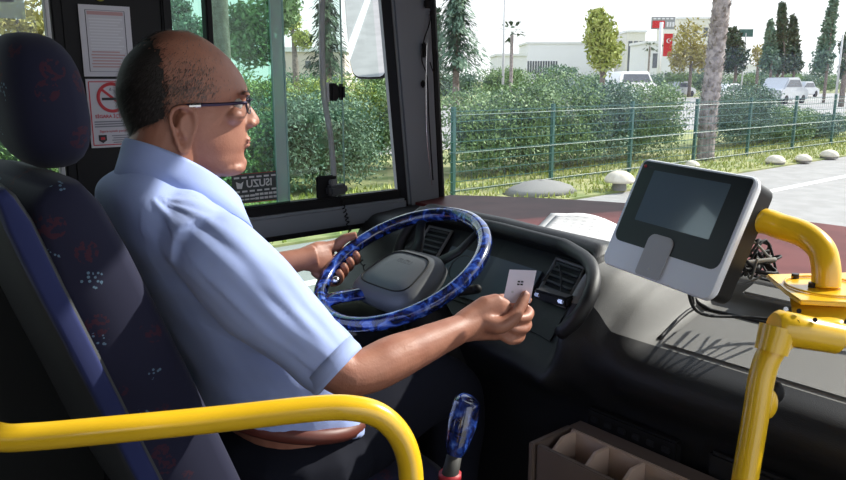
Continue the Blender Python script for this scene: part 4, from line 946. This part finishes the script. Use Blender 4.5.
# farther hedge beyond the far carriageway
for i in range(20):
    x = 8+6.2*i; shrub(x, 43.5+random.uniform(-.6, .6), 3.1, 1.6, 2.55+random.uniform(-.2, .3), 'leafb' if i % 2 else 'leaf', 'rounded shrub of the clipped far hedge beyond the far carriageway', 2600, .10, 'far hedge shrubs')
def trunk(pts, rad, m='bark'): return limb(pts, rad, 4)
def tree(px, d_, base_z, blobs, m, label, name='broadleaf_tree', size=.16, n=900, tr=.18, tm='bark', cat='tree', group=None, top_=None):
    """d_: distance; blobs: (px, py, rx_px, ry_px) of crown lobes"""
    b0 = P(px, 78, d=d_); b0.z = GZ; t = thing(name, label, cat, b0, group)
    cs_ = []
    for (bx, by, rx, ry) in blobs:
        c = P(bx, by, d=d_+random.uniform(-1, 1)*rx*d_/FPX*.4); cs_.append((c, rx*d_/FPX, ry*d_/FPX))
    topc = max(cs_, key=lambda q: q[0].z)[0]
    trunk([b0, lerp(b0, V((b0.x, b0.y, topc.z)), .5), V((topc.x, topc.y, topc.z))], [tr, tr*.8, tr*.3]).build('trunk', tm, t, smooth=True)
    g = MB()
    for c, rx, ry in cs_: leafcloud(g, c, (rx, rx*.8, ry), n, size, .35)
    g.build('foliage', m, t); return t
# through the windscreen
def conifer(px, ptop, pbot, d_, wpx, m, label, droop=.25, n=2600, size=.13):
    b0 = P(px, 78, d=d_); b0.z = GZ; t = thing('conifer_tree', label, 'tree', b0)
    top_ = P(px, ptop, d=d_); bot = P(px, pbot, d=d_)
    trunk([b0, V((b0.x, b0.y, lerp(b0.z, top_.z, .5))), V((b0.x, b0.y, top_.z))], [.16, .11, .03]).build('trunk', 'bark', t, smooth=True)
    g = MB(); W_ = wpx*d_/FPX; lv = 15
    for k in range(lv):
        f_ = (k+.3)/lv; z = lerp(top_.z, bot.z, f_); L_ = W_*(f_**.8)*random.uniform(.75, 1.1); nb_ = 6
        for q in range(nb_):
            a = 2*pi*q/nb_+random.random(); e_ = V((cos(a), sin(a), 0))
            for s_ in range(n//(lv*nb_)):
                u = random.random(); c = V((b0.x, b0.y, z))+e_*L_*u+V((0, 0, -droop*L_*u*u*1.2+.15*L_*u)) + V([random.gauss(0, .07*W_) for _ in range(3)])
                a2 = (e_+V((random.uniform(-.5, .5), random.uniform(-.5, .5), -.6))).normalized(); w2 = a2.cross(V((0, 0, 1))).normalized()*size*.25
                g.add([c-a2*size, c+w2, c+a2*size, c-w2], [(0, 1, 2, 3)])
    g.build('foliage', m, t)
conifer(456, -25, 72, 30, 38, 'leafb', 'drooping conifer just right of the corner pillar', size=.17, n=4500)
conifer(328, -30, 76, 24, 30, 'leafd', 'dark drooping conifer seen through the side glass left of the mirror', size=.15)
conifer(438, 10, 95, 50, 14, 'leafd', 'small dark conifer at the corner pillar edge', size=.22, n=1200)
def palm(px, py, d_, lpx, label, n_=18, tr=.16):
    b0 = P(px, 78, d=d_); b0.z = GZ; c = P(px, py, d=d_); c.x, c.y = b0.x, b0.y; t = thing('palm_tree', label, 'palm', b0)
    trunk([b0, lerp(b0, c, .5), c], [tr, tr*.85, tr*.8]).build('trunk', 'palmbark', t, smooth=True)
    g = MB(); L_ = lpx*d_/FPX
    for k in range(n_):
        a = 2*pi*k/n_*1.0+random.random()*.3; el = random.uniform(-.4, 1.1); e_ = V((cos(a)*cos(el), sin(a)*cos(el), sin(el)))
        for s_ in range(9):
            b_a = a+(s_-4)*.17; e2 = V((cos(b_a)*cos(el), sin(b_a)*cos(el), sin(el+(abs(s_-4))*-.05))); st_ = c+e_*L_*.45; en = c+e_*L_*.45+e2*L_*.5+V((0, 0, -.12*L_)); w2 = e2.cross(V((0, 0, 1))).normalized()*L_*.05
            g.add([st_-w2, st_+w2, en], [(0, 1, 2)])
        w2 = e_.cross(V((0, 0, 1))).normalized()*L_*.015; g.add([c-w2, c+w2, c+e_*L_*.5], [(0, 1, 2)])
    g.build('fronds', 'leafd', t)
palm(511, 34, 58, 19, 'fan palm standing before the long white building')
palm(648, 47, 95, 9, 'small fan palm left of the red flag banner', 14)
palm(659, 49, 96, 8, 'small fan palm beside the white sign mast', 14)
# the big palm trunk by the fence
pb_ = P(705, 160, z=GZ+.03); dpt = (pb_-EYE).dot(FW); pts = [pb_, P(709, 110, d=dpt), P(716, 50, d=dpt), P(722, 0, d=dpt), P(728, -60, d=dpt), P(734, -130, d=dpt)]
pt_ = thing('palm_tree', 'tall palm with a thick pale scarred trunk beside the fence', 'palm', pb_)
pth = smoothpath(pts, 16); MB().tube(pth, [.20+.028*(abs((i*.9) % 2-1)-.5)*2*1 + .02*noise.noise(V((i, 0, 0))) for i in range(len(pth))], 14).build('trunk', 'palmbark', pt_, smooth=True)
g = MB()
for i in range(700):
    k = random.randrange(8, len(pth)-1); a = random.uniform(0, 2*pi); c = pth[k]; e_ = V((cos(a), sin(a), 0)); o = c+e_*.19
    w2 = V((-sin(a), cos(a), 0))*.035; g.add([o-w2, o+w2, o+e_*random.uniform(.04, .11)+V((0, 0, random.uniform(.05, .16)))], [(0, 1, 2)])
g.build('frond_stubs', 'palmbark', pt_)
g = MB(); c = pts[-1]
for k in range(26):
    a = 2*pi*k/26; el = random.uniform(-.2, 1.0); e_ = V((cos(a)*cos(el), sin(a)*cos(el), sin(el)))
    for s_ in range(14):
        u = s_/14; q0 = c+e_*2.4*u+V((0, 0, -1.6*u*u)); sdv = V((-sin(a), cos(a), 0))
        for sg in (-1, 1): g.add([q0, q0+e_*.14, q0+sdv*sg*.4*(1-u*.6)+e_*.22+V((0, 0, -.1))], [(0, 1, 2)])
g.build('fronds', 'leafb', pt_)
tree(602, 45, 0, [(600, 36, 19, 24), (605, 52, 21, 22), (597, 20, 12, 12)], 'leafy', 'round yellow green tree left of the billboard', n=1500, size=.17)
tree(690, 75, 0, [(690, 38, 21, 20), (680, 58, 15, 16), (700, 58, 12, 16)], 'leafo', 'ochre leaved tree left of the palm trunk', n=700, size=.20)
tree(735, 70, 0, [(733, 40, 11, 13), (738, 58, 14, 16), (727, 62, 8, 12)], 'leafd', 'dark green tree right of the palm trunk', n=900, size=.22)
for k, (px, tp, wd_) in enumerate(((770, 25, 14), (782, 6, 15), (793, 20, 14), (777, 36, 24))):
    tree(px, 62+k, 0, [(px, lerp(tp, 72, f_), wd_*(.25+.75*f_), 10) for f_ in (.08, .25, .45, .65, .85)], 'leafd' if k != 0 else 'leafb', ['slim dark cypress, left spire of the cluster', 'slim dark cypress, tallest spire of the cluster', 'slim dark cypress, right spire of the cluster', 'low dark cypress at the foot of the cluster'][k], 'cypress_tree', size=.19, n=600, tr=.12)
tree(757, 78, 0, [(758, 55, 10, 12), (765, 62, 8, 9)], 'leafo', 'brownish small tree left of the cypress cluster', n=400, size=.18)
tree(826, 58, 0, [(lerp(834, 821, f_), lerp(2, 70, f_), 5+10*f_, 11) for f_ in (.02, .2, .4, .6, .8, .95)], 'leafb', 'tall slim leaning cypress near the right edge', 'cypress_tree', size=.17, n=600, tr=.12)
tree(844, 50, 0, [(845, 45, 7, 14), (843, 68, 6, 12)], 'leafd', 'dark broken tree at the right edge', n=350, size=.16)
tree(560, 110, 0, [(560, 70, 22, 6)], 'leafb', 'low distant tree before the long white building', n=300, size=.25)
# trees seen through the side glass
tree(275, 16, 0, [(262, 20, 32, 26), (255, 48, 30, 20), (283, 5, 20, 22), (240, 30, 16, 30)], 'leaf', "leafy green tree seen past the driver's forehead", n=1300, size=.07, tr=.10)
tree(186, 24, 0, [(178, 10, 16, 16), (190, 30, 20, 16), (168, 45, 14, 16)], 'leafb', "loose green tree behind the driver's crown", n=800, size=.09, tr=.09)
tree(30, 15, 0, [(15, 20, 45, 30), (45, 60, 40, 40), (20, 100, 50, 40)], 'leafo', 'yellow green tree behind the rear side window', n=1300, size=.08)
tree(296, 34, 0, [(292, 22, 12, 14), (303, 40, 12, 10)], 'leafy', 'bright yellow green tree by the overlap of the panes', n=600, size=.1)
tb0 = P(221, 100, d=13.0); tb0.z = GZ; tw = thing('broadleaf_tree', "thick bare grey trunk behind the driver's crown", 'tree', tb0)
c1 = P(219, 0, d=13); trunk([tb0, V((c1.x, c1.y, .8)), c1, P(217, -90, d=13)], [.17, .155, .15, .13]).build('trunk', 'bark', tw, smooth=True)
g = MB(); leafcloud(g, P(217, -130, d=13), (1.6, 1.6, .9), 900, .09, .3); g.build('foliage', 'leaf', tw)
# the row of yellow green hedge close below the trees at left
for k, (px, d_) in enumerate(((255, 13.5), (300, 14), (345, 14.5), (378, 15))):
    c = P(px, 90, d=d_); shrub(c.x, c.y+.6, 1.2, .7, 1.9, 'leafy' if k % 2 == 0 else 'leaf', ['light green shrub above the window sticker', 'light green shrub right of the pane edge', 'light green shrub behind the window latch', 'light green shrub beside the corner pillar seal'][k], 6000, .04, 'shrubs beyond the side glass')

# buildings
def building(px0, px1, ptop, d_, m, label, depth=12, name='building', wins=None, winm='winb'):
    a = P(px0, 78, d=d_); b2 = P(px1, 78, d=d_); a.z = b2.z = GZ; top_ = P((px0+px1)/2, ptop, d=d_).z
    ux = (b2-a).normalized(); L_ = (b2-a).length; back = V((-ux.y, ux.x, 0)); 
    if back.dot(FW) < 0: back = -back
    t = thing(name, label, 'building', a)
    MB().prism([a, b2, b2+back*depth, a+back*depth], (0, 0, top_-GZ)).build('walls', m, t)
    MB().prism([a-ux*.2-back*.2+V((0, 0, top_-GZ)), b2+ux*.2-back*.2+V((0, 0, top_-GZ)), b2+ux*.2+back*depth+V((0, 0, top_-GZ)), a-ux*.2+back*depth+V((0, 0, top_-GZ))], (0, 0, .35)).build('roof_edge', 'white', t)
    for (u0, u1, v0, v1) in (wins or []):
        z0, z1 = lerp(GZ, top_, v0), lerp(GZ, top_, v1); q0 = a+ux*L_*u0-back*.06; q1 = a+ux*L_*u1-back*.06; q0.z = q1.z = z0
        MB().prism([q0, q1, q1+back*.12, q0+back*.12], (0, 0, z1-z0)).build('window', winm, t)
    return t, a, ux, back, L_, top_
building(527, 612, 44, 130, 'white', 'long white building on the horizon', wins=[(.0+.03*k, .02+.03*k, .35, .62) for k in range(12)])
building(497, 526, 56, 112, 'white', 'low white wing with a row of narrow windows', wins=[(.05+.11*k, .11+.11*k, .25, .62) for k in range(8)])
building(625, 643, 33, 124, 'cream', 'narrow grey glazed building left of the flag banner', 8, wins=[(.08+.3*k, .3+.3*k, .2, .85) for k in range(3)])
building(644, 674, 44, 104, 'white', 'white shop building under the billboard with dark openings', 8, wins=[(.05, .3, .1, .35), (.4, .6, .1, .35), (.68, .95, .1, .4), (.25, .45, .5, .8)])
building(674, 724, 20, 135, 'cream', 'tall cream building behind the ochre tree', wins=[(.12+.2*k, .20+.2*k, .25+.25*j, .38+.25*j) for k in range(4) for j in range(3)])
building(740, 800, 66, 150, 'white', 'low pale building behind the cypresses', wins=[(.1+.2*k, .2+.2*k, .4, .7) for k in range(4)])
building(275, 345, 52, 60, 'pink', 'pinkish building seen through the side glass', 8, wins=[(.08+.18*k, .16+.18*k, .35+.32*j, .5+.32*j) for k in range(5) for j in range(2)])
# billboard
d_ = 92; bb = P(663, 78, d=d_); bb.z = GZ; t = thing('billboard', 'red and grey billboard on a white mast', 'billboard', bb)
c = P(663, 23, d=d_); bm_ = P(658, 78, d=d_); MB().tube([V((bm_.x, bm_.y, GZ)), V((bm_.x, bm_.y, c.z))], .22, 10).build('mast', 'white', t, smooth=True)
Rb = Matrix((RT, V((RT.y*-1, RT.x, 0)), V((0, 0, 1)))).transposed(); s_ = d_/FPX
MB().box(c, (23*s_, .4, 12*s_), Rb).build('panel', 'signg', t)
MB().box(c-V((FW.x, FW.y, 0))*.25+RT*(-5*s_)+V((0, 0, -1.5*s_)), (12*s_, .1, 7*s_), Rb).build('red_field', 'red', t)
for k in range(3): MB().box(c-V((FW.x, FW.y, 0))*.27+RT*((4+2.8*k)*s_)+V((0, 0, -1.5*s_)), (1.8*s_, .1, 4.5*s_), Rb).build('pale_mark', 'white', t)
for k in range(5): MB().box(c-V((FW.x, FW.y, 0))*.27+RT*((-9+4.2*k)*s_)+V((0, 0, 4*s_)), (2.6*s_, .1, 1.4*s_), Rb).build('pale_mark', 'white', t)
# flag banner
d_ = 88; c = P(668, 45, d=d_); s_ = d_/FPX; fp = V((c.x, c.y, GZ)); t = thing('flag_banner', 'tall red flag with white crescent and star', 'flag', fp)
MB().box(c, (9*s_, .08, 22*s_), Rb).build('cloth', 'red', t)
cc = c-V((FW.x, FW.y, 0))*.2+V((0, 0, 4*s_)); g = MB(); o_, i_ = [], []
for k in range(17): a = radians(50+260*k/16); o_.append(cc+RT*(2.2*s_*cos(a))+V((0, 0, 2.2*s_*sin(a))))
for k in range(17): a = radians(50+260*(16-k)/16); i_.append(cc+RT*(.6*s_+1.8*s_*cos(a))+V((0, 0, 1.8*s_*sin(a))))
g.prism(o_+i_, V((FW.x, FW.y, 0))*.03); g.build('crescent', 'white', t)
g = MB(); sc2 = cc+RT*1.6*s_; g.prism([sc2+RT*(q*s_*cos(radians(90+36*k)))+V((0, 0, q*s_*sin(radians(90+36*k)))) for k in range(10) for q in ((1.1 if k % 2 == 0 else .45),)], V((FW.x, FW.y, 0))*.03); g.build('star', 'white', t)
MB().tube([V((c.x, c.y, GZ))+RT*5*s_, V((c.x, c.y, c.z+11*s_))+RT*5*s_], .12, 8).build('flagpole', 'pole', t)
MB().box(P(746, 26, d=90), (1.2*2.4, .2, .9), Rb).build('x', 'leafb') if False else None
t = thing('street_sign', 'small green road sign on a pole right of the palm', 'sign', (lambda p_: V((p_.x, p_.y, GZ)))(P(746, 30, d=80)))
c = P(746, 33, d=80); MB().box(c, (1.5, .08, .8), Rb).build('sign_plate', 'fence', t); MB().tube([V((c.x, c.y, GZ)), V((c.x, c.y, c.z))], .08, 6).build('pole', 'pole', t)
for k, (px, top_, lab) in enumerate(((503, -5, 'thin grey lamp pole left of the fan palm'), (838, 35, 'thin pale pole near the right edge'))):
    b0 = P(px, 78, d=50); b0.z = GZ; c = P(px, top_, d=50); tag(MB().tube([b0, V((b0.x, b0.y, c.z))], [.09, .06], 8).build('lamp_pole', 'pole', smooth=True), lab, 'pole')
# vehicles
def vehicle(px, py, d_, L_, H_, m, label, name='car', van=False):
    b0 = P(px, 78, d=d_); b0.z = GZ; t = thing(name, label, 'van' if van else 'car', b0)
    if van: pr_ = [(-.5, .12), (-.5, .8), (-.46, .95), (.22, .98), (.36, .62), (.5, .5), (.5, .12)]
    else: pr_ = [(-.5, .15), (-.49, .5), (-.38, .6), (-.25, .95), (.12, .97), (.28, .62), (.47, .52), (.5, .15)]
    MB().prism([b0+V((u*L_, 0, v*H_)) for u, v in pr_], (0, 1.8, 0)).build('body', m, t, bevel=.08)
    wp2 = [(-.42, .62), (-.40, .88), (.20, .88), (.30, .62)] if van else [(-.34, .62), (-.22, .88), (.10, .88), (.22, .62)]
    MB().prism([b0+V((u*L_, -.02, v*H_)) for u, v in wp2], (0, 1.84, 0)).build('side_windows', 'winb', t)
    for u in (-.3, .3):
        for yv in (-.02, 1.62): MB().tube([b0+V((u*L_, yv, .32)), b0+V((u*L_, yv+.2, .32))], .32, 16).build('wheel', 'black', t, smooth=True, auto=40)
vehicle(640, 68, 62, 5.6, 2.5, 'carw', 'white van on the far carriageway under the billboard', 'van', True)
vehicle(737, 74, 60, 4.3, 1.5, 'carw', 'white car right of the palm trunk on the far carriageway', 'car')
vehicle(797, 72, 56, 4.6, 2.0, 'cars', 'silver car right of the cypress cluster', 'car')
for k, (px, lab) in enumerate(((686, 'pale car beyond the hedge under the ochre tree'), (812, 'pale car beyond the hedge near the leaning cypress'))): vehicle(px, 72, 75, 4.4, 1.6, 'cars', lab)
